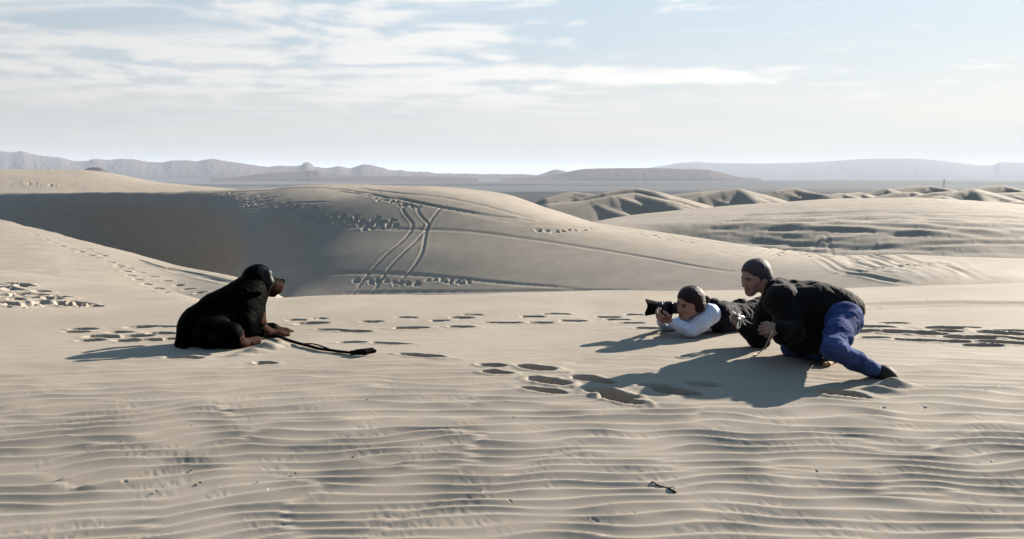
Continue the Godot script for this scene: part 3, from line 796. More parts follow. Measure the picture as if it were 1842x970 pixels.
func build_far_land() -> void:
	# the desert plain: belts of scrub and bare sand, with haze blue painted in
	var v := PackedVector3Array()
	var col := PackedColorArray()
	var idx := PackedInt32Array()
	var belts := noise(71, 0.00035, 4)
	var d := 900.0
	var rows := 0
	var cols := 90
	while d < 62000.0:
		for i in cols + 1:
			var t := lerpf(-1.15, 1.15, float(i) / cols)
			var x := t * d
			v.append(Vector3(x, -60.5, -d))
			var n := belts.get_noise_2d(x * 0.45, d)
			var c := Color(0.10, 0.104, 0.108).lerp(Color(0.045, 0.05, 0.054), smoothstep(-0.25, 0.3, n))
			col.append(c)
		rows += 1
		d *= 1.035
	for r in rows - 1:
		for i in cols:
			var a := r * (cols + 1) + i
			idx.append_array([a, a + cols + 1, a + 1, a + 1, a + cols + 1, a + cols + 2])
	var pm := mat(Color.WHITE, 0.95, 0.1)
	pm.vertex_color_use_as_albedo = true
	structure("desert_plain", smooth_mesh(v, idx, col), pm)
	var rock := mat(Color(0.40, 0.36, 0.33), 0.95, 0.1)
	var tn := NoiseTexture2D.new()
	tn.noise = noise(72, 0.02, 4)
	tn.width = 256
	tn.height = 256
	tn.seamless = true
	var gr := Gradient.new()
	gr.set_color(0, Color(0.25, 0.23, 0.22))
	gr.set_color(1, Color(0.33, 0.30, 0.28))
	tn.color_ramp = gr
	rock.albedo_color = Color.WHITE
	rock.albedo_texture = tn
	rock.uv1_triplanar = true
	rock.uv1_world_triplanar = true
	rock.uv1_scale = Vector3.ONE / 900.0
	structure("mountain_range", range_mesh([-17324, 726.4, -15778, 675.2, -14753, 572.7, -13844, 624.0, -13075, 534.3, -12424, 598.3, -11907, 598.3, -11624, 572.7, -11390, 598.3, -11161, 534.3, -10943, 495.8, -10493, 444.5, -10238, 380.3, -9980, 367.5, -9692, 418.8, -9461, 393.1, -9071, 418.8, -8813, 412.4, -8492, 354.6, -8169, 341.8, -7908, 380.3, -7649, 386.7, -7365, 367.5, -7001, 418.8, -6743, 380.3, -6357, 328.9, -6035, 277.5, -5712, 238.9, -5388, 264.7, -5194, 251.8, -4935, 264.7, -4855, 316.1, -4764, 341.8, -4674, 303.2, -4598, 238.9, -4288, 213.2, -4028, 251.8, -3770, 200.3, -3575, 264.7, -3445, 290.4, -3251, 277.5, -3122, 238.9, -2993, 213.2, -2760, 148.9, -2579, 161.7, -2346, 123.1, -2087, 123.1, -1931, 110.2, -1763, 78.0, -920, 78.0, -661, 65.2, 246, 65.2, 700, 32.9, 1154, 7.1], 20000.0, 2200.0, 34.0, 81), rock)
	structure("hills", range_mesh([-4562, -28.5, -4139, 5.1, -3801, 51.1, -3547, 67.9, -3168, 88.8, -2957, 101.4, -2831, 63.7, -2537, 30.2, -2031, 17.6, -1526, 13.4, -1020, 5.1, -514, -20.1], 13000.0, 1200.0, 10.0, 83), rock)
	structure("mesa", range_mesh([-191, -30.8, 173, -3.7, 581, 23.4, 808, 59.5, 1034, 109.1, 1215, 131.6, 1533, 140.6, 2258, 145.1, 2848, 127.1, 3184, 118.1, 3348, 86.5, 3531, 41.4, 3759, -3.7, 4077, -30.8], 14000.0, 1100.0, 6.0, 85), rock)
	structure("mountain_peak", range_mesh([441, 7.1, 700, 71.6, 894, 142.4, 1037, 174.6, 1179, 148.9, 1348, 97.4, 1608, 32.9], 20000.0, 900.0, 12.0, 87), rock)
	structure("mountain_range", range_mesh([4388, 11.3, 5264, 317.9, 5813, 427.2, 6143, 460.0, 6471, 536.5, 7021, 569.3, 7416, 602.0, 7791, 558.3, 8342, 547.4, 9663, 536.5, 11423, 558.3, 12741, 634.8, 14057, 711.2, 15817, 722.1, 16921, 645.7, 18029, 514.6, 18692, 460.0, 19088, 470.9, 19345, 591.1, 19609, 580.2, 20271, 558.3, 21542, 645.7, 23734, 754.8, 26380, 667.5, 30360, 470.9, 33693, 186.6], 34000.0, 3200.0, 22.0, 89), rock)
	structure("hill", range_mesh([-3553, 25.8, -3497, 57.4, -3442, 75.4, -3396, 80.8, -3351, 75.4, -3307, 52.9, -3254, 25.8], 7000.0, 260.0, 5.0, 91), rock)

# ------------------------------------------------------------------ bodies as one continuous surface
# A body is a field: the distance to a set of tapered capsules, joined by a smooth minimum, meshed with surface nets.
class Body:
	var caps: Array = []
	var lump: FastNoiseLite = null
	var lump_amp := 0.0
	var lump_stretch := Vector3.ONE
	var flat_floor := -1e9
	func add(a: Vector3, b: Vector3, ra: float, rb := -1.0, k := 0.03) -> void:
		caps.append([a, b, ra, ra if rb < 0.0 else rb, k, false])
	func ball(c: Vector3, r: float, k := 0.03) -> void:
		caps.append([c, c, r, r, k, false])
	func cut(a: Vector3, b: Vector3, ra: float, rb := -1.0, k := 0.012) -> void:
		caps.append([a, b, ra, ra if rb < 0.0 else rb, k, true])
	func path(pts: Array, radii: Array, k := 0.03) -> void:
		for i in pts.size() - 1:
			add(pts[i], pts[i + 1], radii[i], radii[i + 1], k)
	# appends this body's surface to v, n, idx
	func mesh(cell: float, v: PackedVector3Array, n: PackedVector3Array, idx: PackedInt32Array) -> void:
		var lo := Vector3.ONE * 1e9
		var hi := Vector3.ONE * -1e9
		for c in caps:
			if c[5]:
				continue
			var r: float = maxf(c[2], c[3]) + cell * 3.0 + lump_amp
			var a: Vector3 = c[0]
			var b: Vector3 = c[1]
			lo = lo.min(a.min(b) - Vector3(r, r, r))
			hi = hi.max(a.max(b) + Vector3(r, r, r))
		var nx := int((hi.x - lo.x) / cell) + 2
		var ny := int((hi.y - lo.y) / cell) + 2
		var nz := int((hi.z - lo.z) / cell) + 2
		var f := PackedFloat32Array()
		f.resize(nx * ny * nz)
		f.fill(1.0)
		for c in caps:
			var a: Vector3 = c[0]
			var b: Vector3 = c[1]
			var ra: float = c[2]
			var rb: float = c[3]
			var k: float = maxf(c[4], 1e-4)
			var neg: bool = c[5]
			var m := maxf(ra, rb) + k + cell * 2.5
			var l := ((a.min(b) - Vector3(m, m, m) - lo) / cell).floor()
			var h := ((a.max(b) + Vector3(m, m, m) - lo) / cell).ceil()
			var x0 := maxi(int(l.x), 0)
			var x1 := mini(int(h.x), nx - 1)
			var y0 := maxi(int(l.y), 0)
			var y1 := mini(int(h.y), ny - 1)
			var z0 := maxi(int(l.z), 0)
			var z1 := mini(int(h.z), nz - 1)
			var ab := b - a
			var inv := 1.0 / maxf(ab.length_squared(), 1e-9)
			var far := k + cell * 2.5
			for z in range(z0, z1 + 1):
				for y in range(y0, y1 + 1):
					var row := (z * ny + y) * nx
					var p := lo + Vector3(0, y, z) * cell - a
					for x in range(x0, x1 + 1):
						p.x = lo.x + x * cell - a.x
						var t := clampf(p.dot(ab) * inv, 0.0, 1.0)
						var d := (p - ab * t).length() - ra - (rb - ra) * t
						if d > far:
							continue
						var o := f[row + x]
						if neg:
							d = -d
							var e := maxf(k - absf(o - d), 0.0)
							f[row + x] = maxf(o, d) + e * e * 0.25 / k
						else:
							var e := maxf(k - absf(o - d), 0.0)
							f[row + x] = minf(o, d) - e * e * 0.25 / k
		if lump:
			for z in nz:
				for y in ny:
					var row := (z * ny + y) * nx
					for x in nx:
						if absf(f[row + x]) < cell * 2.5 + lump_amp:
							var p := (lo + Vector3(x, y, z) * cell) * lump_stretch
							f[row + x] += lump_amp * lump.get_noise_3dv(p)
		if flat_floor > -100.0:
			for y in ny:
				var under := flat_floor - (lo.y + y * cell)
				if under > -cell * 3.0:
					for z in nz:
						for x in nx:
							var i := (z * ny + y) * nx + x
							f[i] = maxf(f[i], under)
		var cells := PackedInt32Array()
		cells.resize(nx * ny * nz)
		cells.fill(-1)
		var band := cell * 2.2
		var sy := nx
		var sz := nx * ny
		for z in nz - 1:
			for y in ny - 1:
				var row := z * sz + y * sy
				for x in nx - 1:
					var i := row + x
					if absf(f[i]) > band:
						continue
					var q := [f[i], f[i + 1], f[i + sy], f[i + sy + 1], f[i + sz], f[i + sz + 1], f[i + sz + sy], f[i + sz + sy + 1]]
					var neg := 0
					for e in 8:
						if q[e] < 0.0:
							neg += 1
					if neg == 0 or neg == 8:
						continue
					var sum := Vector3.ZERO
					var cnt := 0
					for e in EDGES:
						var qa: float = q[e[0]]
						var qb: float = q[e[1]]
						if (qa < 0.0) != (qb < 0.0):
							var t := qa / (qa - qb)
							var ca: Vector3 = CORNERS[e[0]]
							sum += ca + (CORNERS[e[1]] - ca) * t
							cnt += 1
					cells[i] = v.size()
					v.append(lo + (Vector3(x, y, z) + sum / cnt) * cell)
					var g := Vector3(q[1] + q[3] + q[5] + q[7] - q[0] - q[2] - q[4] - q[6], q[2] + q[3] + q[6] + q[7] - q[0] - q[1] - q[4] - q[5], q[4] + q[5] + q[6] + q[7] - q[0] - q[1] - q[2] - q[3])
					n.append(g.normalized())
		for z in range(1, nz - 1):
			for y in range(1, ny - 1):
				var row := z * sz + y * sy
				for x in range(1, nx - 1):
					var i := row + x
					if cells[i] < 0:
						continue
					var here := f[i] < 0.0
					if here != (f[i + 1] < 0.0):
						quad(idx, cells[i - sy - sz], cells[i - sz], cells[i], cells[i - sy], here)
					if here != (f[i + sy] < 0.0):
						quad(idx, cells[i - sz - 1], cells[i - 1], cells[i], cells[i - sz], here)
					if here != (f[i + sz] < 0.0):
						quad(idx, cells[i - 1 - sy], cells[i - sy], cells[i], cells[i - 1], here)
	func quad(idx: PackedInt32Array, a: int, b: int, c: int, d: int, flip: bool) -> void:
		if a < 0 or b < 0 or c < 0 or d < 0:
			return
		if flip:
			idx.append_array([a, c, b, a, d, c])
		else:
			idx.append_array([a, b, c, a, c, d])
	const CORNERS := [Vector3(0, 0, 0), Vector3(1, 0, 0), Vector3(0, 1, 0), Vector3(1, 1, 0), Vector3(0, 0, 1), Vector3(1, 0, 1), Vector3(0, 1, 1), Vector3(1, 1, 1)]
	const EDGES := [[0, 1], [2, 3], [4, 5], [6, 7], [0, 2], [1, 3], [4, 6], [5, 7], [0, 4], [1, 5], [2, 6], [3, 7]]

# Meshes several bodies, each with its own cell size, into one mesh whose origin is `at`.
func body_mesh(bodies: Array, at: Vector3, paint: Painter = null) -> ArrayMesh:
	var v := PackedVector3Array()
	var n := PackedVector3Array()
	var idx := PackedInt32Array()
	for b in bodies:
		b[0].mesh(b[1], v, n, idx)
	var col := PackedColorArray()
	if paint:
		for i in v.size():
			col.append(paint.color(v[i]))
	for i in v.size():
		v[i] -= at
	return array_mesh(v, n, idx, col)

func tinted(rough := 0.8, spec := 0.3) -> StandardMaterial3D:
	var m := mat(Color.WHITE, rough, spec)
	m.vertex_color_use_as_albedo = true
	return m

# A hand: palm, four fingers of unequal length in three joints each, and a thumb from the side of the palm.
# wrist, direction to the knuckles, direction the palm faces, which side the thumb is on, how far the fingers curl (radians per joint)
func hand(b: Body, wrist: Vector3, ahead: Vector3, palm: Vector3, thumb: float, curl: float, thumb_curl := 0.5) -> void:
	var f := ahead.normalized()
	var pn := (palm - f * palm.dot(f)).normalized()
	var s := f.cross(pn) * thumb
	var lens := [0.040, 0.044, 0.041, 0.032]
	for i in 4:
		var off := (1.5 - i) * 0.0205
		var kn := wrist + f * (0.088 - 0.006 * absf(i - 1.2)) + s * off
		b.add(wrist + s * off * 0.6 + f * 0.01, kn, 0.0135, 0.0115, 0.012)
		var p := kn
		var ang := curl * 0.75
		for j in 3:
			var dir := f.rotated(s * thumb, -ang * thumb) if false else (f * cos(ang) + pn * sin(ang))
			var l: float = lens[i] * [1.0, 0.62, 0.48][j]
			var q := p + dir * l
			b.add(p, q, 0.0092 - 0.0008 * j, 0.0086 - 0.0008 * j, 0.003)
			p = q
			ang += curl
	var tb := wrist + s * 0.026 + f * 0.028
	var t1 := tb + (f * 0.55 + s * 0.75 + pn * 0.35).normalized() * 0.036
	var t2 := t1 + (f * 0.85 + s * (0.4 - thumb_curl) + pn * (0.25 + thumb_curl * 0.6)).normalized() * 0.032
	var t3 := t2 + (f * 0.8 - s * thumb_curl + pn * (0.3 + thumb_curl * 0.6)).normalized() * 0.024
	b.add(wrist + s * 0.012, tb, 0.015, 0.013, 0.01)
	b.path([tb, t1, t2, t3], [0.0125, 0.0105, 0.0095, 0.0082], 0.004)

# A head in its own frame: x to its left, y up, z where the face looks; returns the frame.
func head(b: Body, centre: Vector3, face: Vector3, up: Vector3, size: float, neck_to: Vector3, neck_r: float) -> Transform3D:
	var z := face.normalized()
	var x := up.cross(z).normalized()
	var y := z.cross(x)
	var t := Transform3D(Basis(x * size, y * size, z * size), centre)
	b.ball(t * Vector3(0, 0.045, -0.022), 0.082 * size, 0.02)
	b.ball(t * Vector3(0, 0.040, 0.018), 0.074 * size, 0.03)
	b.add(t * Vector3(-0.022, 0.0, 0.03), t * Vector3(0.022, 0.0, 0.03), 0.052 * size, -1, 0.03)
	b.add(t * Vector3(0, -0.03, 0.04), t * Vector3(0, -0.075, 0.052), 0.046 * size, 0.032 * size, 0.03)
	b.ball(t * Vector3(0, -0.088, 0.066), 0.020 * size, 0.02)
	for s: float in [-1.0, 1.0]:
		b.add(t * Vector3(s * 0.052, -0.035, -0.005), t * Vector3(s * 0.020, -0.080, 0.055), 0.024 * size, 0.020 * size, 0.025)
		b.ball(t * Vector3(s * 0.040, -0.018, 0.058), 0.025 * size, 0.02)
		b.cut(t * Vector3(s * 0.030, 0.006, 0.103), t * Vector3(s * 0.038, 0.005, 0.098), 0.013 * size, -1, 0.01)
		b.ball(t * Vector3(s * 0.032, 0.005, 0.076), 0.0125 * size, 0.002)
		b.add(t * Vector3(s * 0.012, 0.023, 0.089), t * Vector3(s * 0.050, 0.021, 0.074), 0.0085 * size, 0.007 * size, 0.01)
		b.add(t * Vector3(s * 0.077, 0.018, -0.012), t * Vector3(s * 0.075, -0.022, -0.004), 0.013 * size, 0.009 * size, 0.006)
		b.add(t * Vector3(s * 0.083, 0.024, -0.022), t * Vector3(s * 0.084, -0.004, -0.022), 0.008 * size, 0.007 * size, 0.004)
		b.ball(t * Vector3(s * 0.012, -0.034, 0.094), 0.0088 * size, 0.006)
	b.add(t * Vector3(0, 0.012, 0.088), t * Vector3(0, -0.026, 0.106), 0.0085 * size, 0.0115 * size, 0.012)
	b.add(t * Vector3(-0.018, -0.055, 0.083), t * Vector3(0.018, -0.055, 0.083), 0.0072 * size, -1, 0.006)
	b.add(t * Vector3(-0.015, -0.067, 0.081), t * Vector3(0.015, -0.067, 0.081), 0.0080 * size, -1, 0.006)
	b.add(t * Vector3(0, -0.02, -0.025), neck_to, 0.058 * size, neck_r, 0.03)
	return t

# What colour a body has at a place on it.
class Painter:
	func color(_p: Vector3) -> Color:
		return Color.WHITE

# A head: skin, lips, brows, eyes, by place on the face.
class FacePainter extends Painter:
	var inv: Transform3D
	var skin: Color
	var brow: Color
	var beard: Color
	var beard_share := 0.0
	func color(q: Vector3) -> Color:
		var p := inv * q
		var c := skin
		if p.z > 0.06 and absf(p.x) < 0.024 and p.y > -0.074 and p.y < -0.050:
			c = Color(skin.r * 0.78, skin.g * 0.48, skin.b * 0.46)
		if p.z > 0.05 and p.y > 0.018 and p.y < 0.031 and absf(p.x) > 0.010 and absf(p.x) < 0.054:
			c = brow
		if p.z > 0.074 and absf(absf(p.x) - 0.032) < 0.014 and absf(p.y - 0.005) < 0.0065:
			c = Color(0.17, 0.15, 0.14)
			if absf(absf(p.x) - 0.032) < 0.0062:
				c = Color(0.02, 0.014, 0.01)
		elif p.z > 0.07 and absf(absf(p.x) - 0.032) < 0.017 and p.y > 0.010 and p.y < 0.0135:
			c = brow
		if beard_share > 0.0 and p.z > 0.0 and (p.y < -0.058 or (p.y < -0.04 and p.z > 0.05 and absf(p.x) < 0.03)) and c == skin:
			c = skin.lerp(beard, beard_share)
		return c

# A coat: a ground colour with blotches of other colours.
class CoatPainter extends Painter:
	var ground: Color
	var spots: Array
	var mark: FastNoiseLite
	func color(p: Vector3) -> Color:
		var c := ground
		for s in spots:
			if p.distance_to(s[0]) < s[1] * (1.0 + 0.35 * mark.get_noise_3dv(p)):
				c = s[2]
		return c

# Washed cloth: two colours in soft patches.
class WashPainter extends Painter:
	var a: Color
	var b: Color
	var mark: FastNoiseLite
	func color(p: Vector3) -> Color:
		return a.lerp(b, clampf(0.5 + 0.9 * mark.get_noise_3dv(p), 0.0, 1.0))

func hair_mat(c: Color) -> StandardMaterial3D:
	var m := mat(c, 0.6, 0.3)
	m.uv1_triplanar = true
	m.uv1_scale = Vector3(4.0, 14.0, 14.0)
	m.normal_enabled = true
	m.normal_scale = 1.2
	m.normal_texture = cloth_normal()
	return m

func build_figures() -> void:
	build_dog()
	build_woman()
	build_man()

# ------------------------------------------------------------------ the dog
func build_dog() -> void:
	var at := Vector3(-2.011, 0, -5.823)
	var root := thing("dog", "big black and tan dog lying upright on the sand, facing right towards the photographers", "dog", at)
	var pelvis := Vector3(-2.216, 0.145, -5.98)
	var belly := Vector3(-2.093, 0.163, -6.06)
	var chest := Vector3(-1.976, 0.198, -6.15)
	var wither := Vector3(-1.998, 0.267, -6.15)
	var neck := Vector3(-1.947, 0.313, -6.2)
	var skull := Vector3(-1.89, 0.437, -6.27)
	var b := Body.new()
	b.lump = noise(101, 38.0, 3)
	b.lump_amp = 0.003
	b.lump_stretch = Vector3(0.5, 1.0, 1.0)
	b.path([pelvis, belly, chest], [0.138, 0.148, 0.162], 0.06)
	b.add(Vector3(-2.259, 0.081, -5.98), Vector3(-2.075, 0.073, -6.02), 0.118, 0.12, 0.06)
	b.add(wither, neck, 0.142, 0.134, 0.06)
	b.add(Vector3(-2.118, 0.219, -6.07), wither, 0.14, 0.13, 0.06)
	b.add(neck, Vector3(-1.902, 0.389, -6.25), 0.126, 0.102, 0.05)
	b.add(Vector3(-1.921, 0.16, -6.18), Vector3(-1.897, 0.103, -6.2), 0.10, 0.085, 0.05)
	b.add(Vector3(-1.931, 0.301, -6.2), Vector3(-1.877, 0.345, -6.27), 0.10, 0.07, 0.05)
	# near hind leg, folded under: thigh, stifle, hock, foot
	b.ball(Vector3(-2.104, 0.091, -5.88), 0.118, 0.05)
	b.path([Vector3(-2.078, 0.105, -5.85), Vector3(-1.937, 0.102, -5.82), Vector3(-1.9, 0.055, -5.82)], [0.105, 0.068, 0.045], 0.04)
	b.path([Vector3(-1.992, 0, -5.86), Vector3(-1.883, 0.024, -5.86), Vector3(-1.818, 0.021, -5.98)], [0.040, 0.034, 0.033], 0.025)
	# forelegs stretched forward on the sand
	b.path([Vector3(-1.922, 0.149, -6.05), Vector3(-1.923, 0.055, -6.12), Vector3(-1.817, 0.044, -6.2), Vector3(-1.734, 0.015, -6.27), Vector3(-1.692, 0.001, -6.3)], [0.080, 0.050, 0.036, 0.030, 0.029], 0.03)
	b.path([Vector3(-1.916, 0.103, -6.32), Vector3(-1.917, 0.045, -6.36), Vector3(-1.824, 0.034, -6.4), Vector3(-1.736, -0.006, -6.45), Vector3(-1.699, -0.018, -6.47)], [0.066, 0.048, 0.036, 0.030, 0.028], 0.03)
	# tail curled along the sand behind
	b.path([Vector3(-2.328, 0.038, -5.95), Vector3(-2.333, 0.016, -5.9), Vector3(-2.272, 0.001, -5.82)], [0.05, 0.032, 0.02], 0.03)
	# head: dome, brow, muzzle, jowls
	var h := Body.new()
	h.lump = noise(102, 60.0, 2)
	h.lump_amp = 0.0015
	var m0 := Vector3(-1.82, 0.385, -6.32)
	var m1 := Vector3(-1.77, 0.373, -6.38)
	h.ball(skull, 0.097, 0.03)
	h.ball(Vector3(-1.871, 0.447, -6.29), 0.082, 0.03)
	h.add(Vector3(-1.906, 0.41, -6.25), Vector3(-1.929, 0.355, -6.2), 0.088, 0.075, 0.05)
	h.add(m0, m1, 0.060, 0.047, 0.03)
	h.add(Vector3(-1.828, 0.354, -6.33), Vector3(-1.771, 0.339, -6.38), 0.050, 0.038, 0.02)
	h.add(Vector3(-1.834, 0.322, -6.32), Vector3(-1.799, 0.302, -6.37), 0.032, 0.024, 0.02)
	h.add(Vector3(-1.826, 0.456, -6.25), Vector3(-1.807, 0.44, -6.28), 0.03, 0.026, 0.02)
	h.ball(Vector3(-1.735, 0.396, -6.4), 0.019, 0.008)
	var hide := tinted(0.65, 0.09)
	var black := Color(0.0024, 0.0022, 0.0019)
	var tan := Color(0.026, 0.0125, 0.008)
	var dark_tan := Color(0.013, 0.007, 0.005)
	var white := Color(0.42, 0.36, 0.30)
	var face_dir := (m1 - m0).normalized()
	var mark := noise(103, 14.0, 3)
	var spots := [[Vector3(-1.794, 0.35, -6.33), 0.055, dark_tan], [Vector3(-1.748, 0.35, -6.36), 0.045, tan], [Vector3(-1.837, 0.308, -6.3), 0.03, dark_tan],
		[Vector3(-1.826, 0.155, -6.16), 0.04, tan], [Vector3(-1.86, 0.092, -6.24), 0.045, tan], [Vector3(-1.768, 0.04, -6.2), 0.075, tan], [Vector3(-1.713, 0.009, -6.3), 0.07, tan], [Vector3(-1.711, -0.006, -6.45), 0.09, tan],
		[Vector3(-1.837, 0.052, -5.84), 0.075, tan], [Vector3(-1.805, 0.036, -5.94), 0.055, tan], [Vector3(-2.047, 0.086, -5.76), 0.03, Color(0.009, 0.007, 0.006)], [Vector3(-2.228, 0.303, -5.88), 0.020, white]]
	spots.append([Vector3(-1.741, 0.387, -6.4), 0.022, Color(0.006, 0.006, 0.006)])
	var paint := CoatPainter.new()
	paint.ground = black
	paint.spots = spots
	paint.mark = mark
	part("body", body_mesh([[b, 0.008], [h, 0.005]], at, paint), hide, root)
	# near ear: a folded flap hanging beside the cheek
	for e in [[Vector3(-1.821, 0.513, -6.18), Vector3(-1.771, 0.486, -6.13), Vector3(-1.754, 0.426, -6.12), Vector3(-1.775, 0.364, -6.16)], [Vector3(-1.957, 0.489, -6.4), Vector3(-1.984, 0.417, -6.44), Vector3(-1.97, 0.367, -6.43), Vector3(-1.952, 0.344, -6.41)]]:
		var ear := Body.new()
		ear.path(e, [0.020, 0.030, 0.030, 0.014], 0.012)
		ear.add(e[0].lerp(e[1], 0.5) + Vector3(-0.03, 0, 0.01), e[2] + Vector3(-0.022, 0.0, 0.01), 0.016, 0.014, 0.02)
		part("ear", body_mesh([[ear, 0.005]], at), mat(Color(0.03, 0.03, 0.032), 0.55, 0.3), root)
	var eye := SphereMesh.new()
	eye.radius = 0.011
	eye.height = 0.022
	eye.radial_segments = 12
	eye.rings = 8
	var eo := part("eye", eye, mat(Color(0.05, 0.03, 0.02), 0.1, 0.6), root)
	eo.position = Vector3(-1.791, 0.434, -6.255) - at

# ------------------------------------------------------------------ the woman
func build_woman() -> void:
	var at := Vector3(1.598, 0, -6.373)
	var root := thing("person", "person lying prone in a white long-sleeved top and dark vest, aiming a long-lensed camera left", "person", at)
	var head_c := Vector3(1.32, 0.238, -6.26)
	var neck := Vector3(1.444, 0.169, -6.38)
	var sh_n := Vector3(1.471, 0.16, -6.28)
	var sh_f := Vector3(1.498, 0.131, -6.62)
	var chest := Vector3(1.588, 0.115, -6.45)
	var waist := Vector3(1.787, 0.083, -6.62)
	var hips := Vector3(2.008, 0.097, -6.78)
	var elbow_n := Vector3(1.325, 0.045, -6.22)
	var wrist_n := Vector3(1.175, 0.115, -6.2)
	var elbow_f := Vector3(1.225, 0.007, -6.55)
	var wrist_f := Vector3(1.129, 0.085, -6.4)
	var fist_f := Vector3(1.155, 0.126, -6.36)
	var b := Body.new()
	var t := head(b, head_c, Vector3(-0.86, -0.12, 0.50), Vector3(0.1, 1, 0.12), 1.0, neck, 0.058)
	var inner := Body.new()
	inner.path([neck, chest, waist, hips], [0.06, 0.095, 0.085, 0.095], 0.05)
	inner.add(sh_n, sh_f, 0.03, 0.03, 0.04)
	inner.path([sh_n, elbow_n, wrist_n], [0.030, 0.028, 0.024], 0.02)
	inner.path([sh_f, elbow_f, wrist_f], [0.030, 0.028, 0.024], 0.02)
	var hands := Body.new()
	hand(hands, wrist_n, Vector3(-0.80, 0.30, 0.10), Vector3(-0.25, 0.85, -0.45), -1.0, 0.72, 0.5)
	hand(hands, wrist_f, Vector3(0.25, 0.85, 0.35), Vector3(0.3, 0.2, 1.0), 1.0, 0.75, 0.5)
	var skin := Color(0.27, 0.155, 0.12)
	var paint := FacePainter.new()
	paint.inv = t.affine_inverse()
	paint.skin = skin
	paint.brow = Color(0.05, 0.03, 0.025)
	paint.beard = skin
	paint.beard_share = 0.0
	part("body", body_mesh([[b, 0.0042], [inner, 0.012], [hands, 0.0032]], at, paint), tinted(0.6, 0.35), root)
	# hair drawn back to a knot
	var hb := Body.new()
	hb.lump = noise(111, 95.0, 2)
	hb.lump_amp = 0.003
	hb.lump_stretch = Vector3(0.3, 1.0, 0.8)
	hb.ball(t * Vector3(0, 0.050, -0.024), 0.091, 0.02)
	hb.ball(t * Vector3(0, 0.060, 0.022), 0.077, 0.03)
	hb.add(t * Vector3(0.05, 0.0, -0.035), t * Vector3(-0.05, 0.0, -0.035), 0.058, -1, 0.03)
	hb.path([t * Vector3(0, 0.05, -0.10), t * Vector3(0.0, 0.02, -0.145), t * Vector3(0.0, -0.05, -0.150)], [0.034, 0.036, 0.014], 0.02)
	hb.add(t * Vector3(0.066, 0.03, 0.0), t * Vector3(0.070, -0.02, -0.012), 0.016, 0.008, 0.02)
	hb.cut(t * Vector3(0, -0.024, 0.112), t * Vector3(0, -0.06, 0.17), 0.090, 0.11, 0.014)
	part("hair", body_mesh([[hb, 0.0042]], at), hair_mat(Color(0.115, 0.068, 0.055)), root)
	# white sleeves and collar
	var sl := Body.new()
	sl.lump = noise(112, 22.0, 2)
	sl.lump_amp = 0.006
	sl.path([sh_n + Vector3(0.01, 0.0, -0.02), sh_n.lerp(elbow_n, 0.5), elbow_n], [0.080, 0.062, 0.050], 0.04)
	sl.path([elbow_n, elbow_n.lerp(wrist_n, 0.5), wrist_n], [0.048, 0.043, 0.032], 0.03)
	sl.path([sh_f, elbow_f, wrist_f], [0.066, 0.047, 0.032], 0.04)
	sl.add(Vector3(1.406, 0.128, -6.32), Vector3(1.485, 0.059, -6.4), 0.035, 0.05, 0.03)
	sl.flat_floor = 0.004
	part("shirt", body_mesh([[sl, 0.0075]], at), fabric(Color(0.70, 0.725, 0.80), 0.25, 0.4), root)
	# vest
	var ve := Body.new()
	ve.lump = noise(113, 14.0, 3)
	ve.lump_amp = 0.012
	ve.path([Vector3(1.529, 0.135, -6.38), chest, waist], [0.088, 0.112, 0.105], 0.06)
	ve.add(Vector3(1.594, 0.111, -6.58), waist, 0.10, 0.10, 0.06)
	ve.path([Vector3(1.427, 0.18, -6.42), Vector3(1.459, 0.208, -6.38), Vector3(1.522, 0.211, -6.36), Vector3(1.577, 0.167, -6.34)], [0.034, 0.042, 0.05, 0.07], 0.03)
	ve.path([Vector3(1.403, 0.112, -6.42), Vector3(1.439, 0.043, -6.42)], [0.045, 0.05], 0.03)
	ve.add(Vector3(1.462, 0.168, -6.5), Vector3(1.568, 0.131, -6.62), 0.05, 0.06, 0.04)
	ve.flat_floor = 0.003
	part("vest", body_mesh([[ve, 0.0095]], at), fabric(Color(0.045, 0.05, 0.085), 0.3, 0.5), root)
	# trousers, legs stretched back and away behind the kneeling man
	var tr := Body.new()
	tr.lump = noise(114, 12.0, 3)
	tr.lump_amp = 0.012
	tr.path([waist, hips], [0.10, 0.125], 0.06)
	tr.path([Vector3(2.001, 0.062, -6.72), Vector3(2.323, 0.018, -6.98), Vector3(2.585, 0.001, -7.2)], [0.095, 0.065, 0.045], 0.05)
	tr.path([Vector3(2.059, 0.075, -6.92), Vector3(2.38, 0.04, -7.2), Vector3(2.628, 0.015, -7.42)], [0.095, 0.065, 0.045], 0.05)
	tr.flat_floor = 0.003
	part("trousers", body_mesh([[tr, 0.011]], at), fabric(Color(0.06, 0.055, 0.06), 0.3, 0.5), root)
	for q in [[Vector3(2.585, 0.001, -7.2), Vector3(2.666, 0.007, -7.28)], [Vector3(2.628, 0.015, -7.42), Vector3(2.715, 0.012, -7.5)]]:
		var sb := Body.new()
		sb.path([q[0], q[1], q[1] + Vector3(0.09, -0.012, -0.03)], [0.045, 0.04, 0.032], 0.02)
		part("shoe", body_mesh([[sb, 0.008]], at), mat(Color(0.14, 0.13, 0.13), 0.7), root)
	build_camera()
	build_bag()

# A straight tube of varying radius about an axis: list of (distance along, radius).
func lathe(from: Vector3, axis: Vector3, prof: Array, sides: int, origin: Vector3) -> ArrayMesh:
	var z := axis.normalized()
	var x := z.cross(Vector3.UP).normalized()
	var y := x.cross(z)
	var v := PackedVector3Array()
	var idx := PackedInt32Array()
	for r in prof.size():
		for i in sides:
			var a := TAU * i / sides
			v.append(from + z * prof[r][0] + (x * cos(a) + y * sin(a)) * prof[r][1] - origin)
	for r in prof.size() - 1:
		for i in sides:
			var p := r * sides + i
			var q := r * sides + (i + 1) % sides
			idx.append_array([p, p + sides, q, q, p + sides, q + sides])
	return flat_mesh(v, idx)

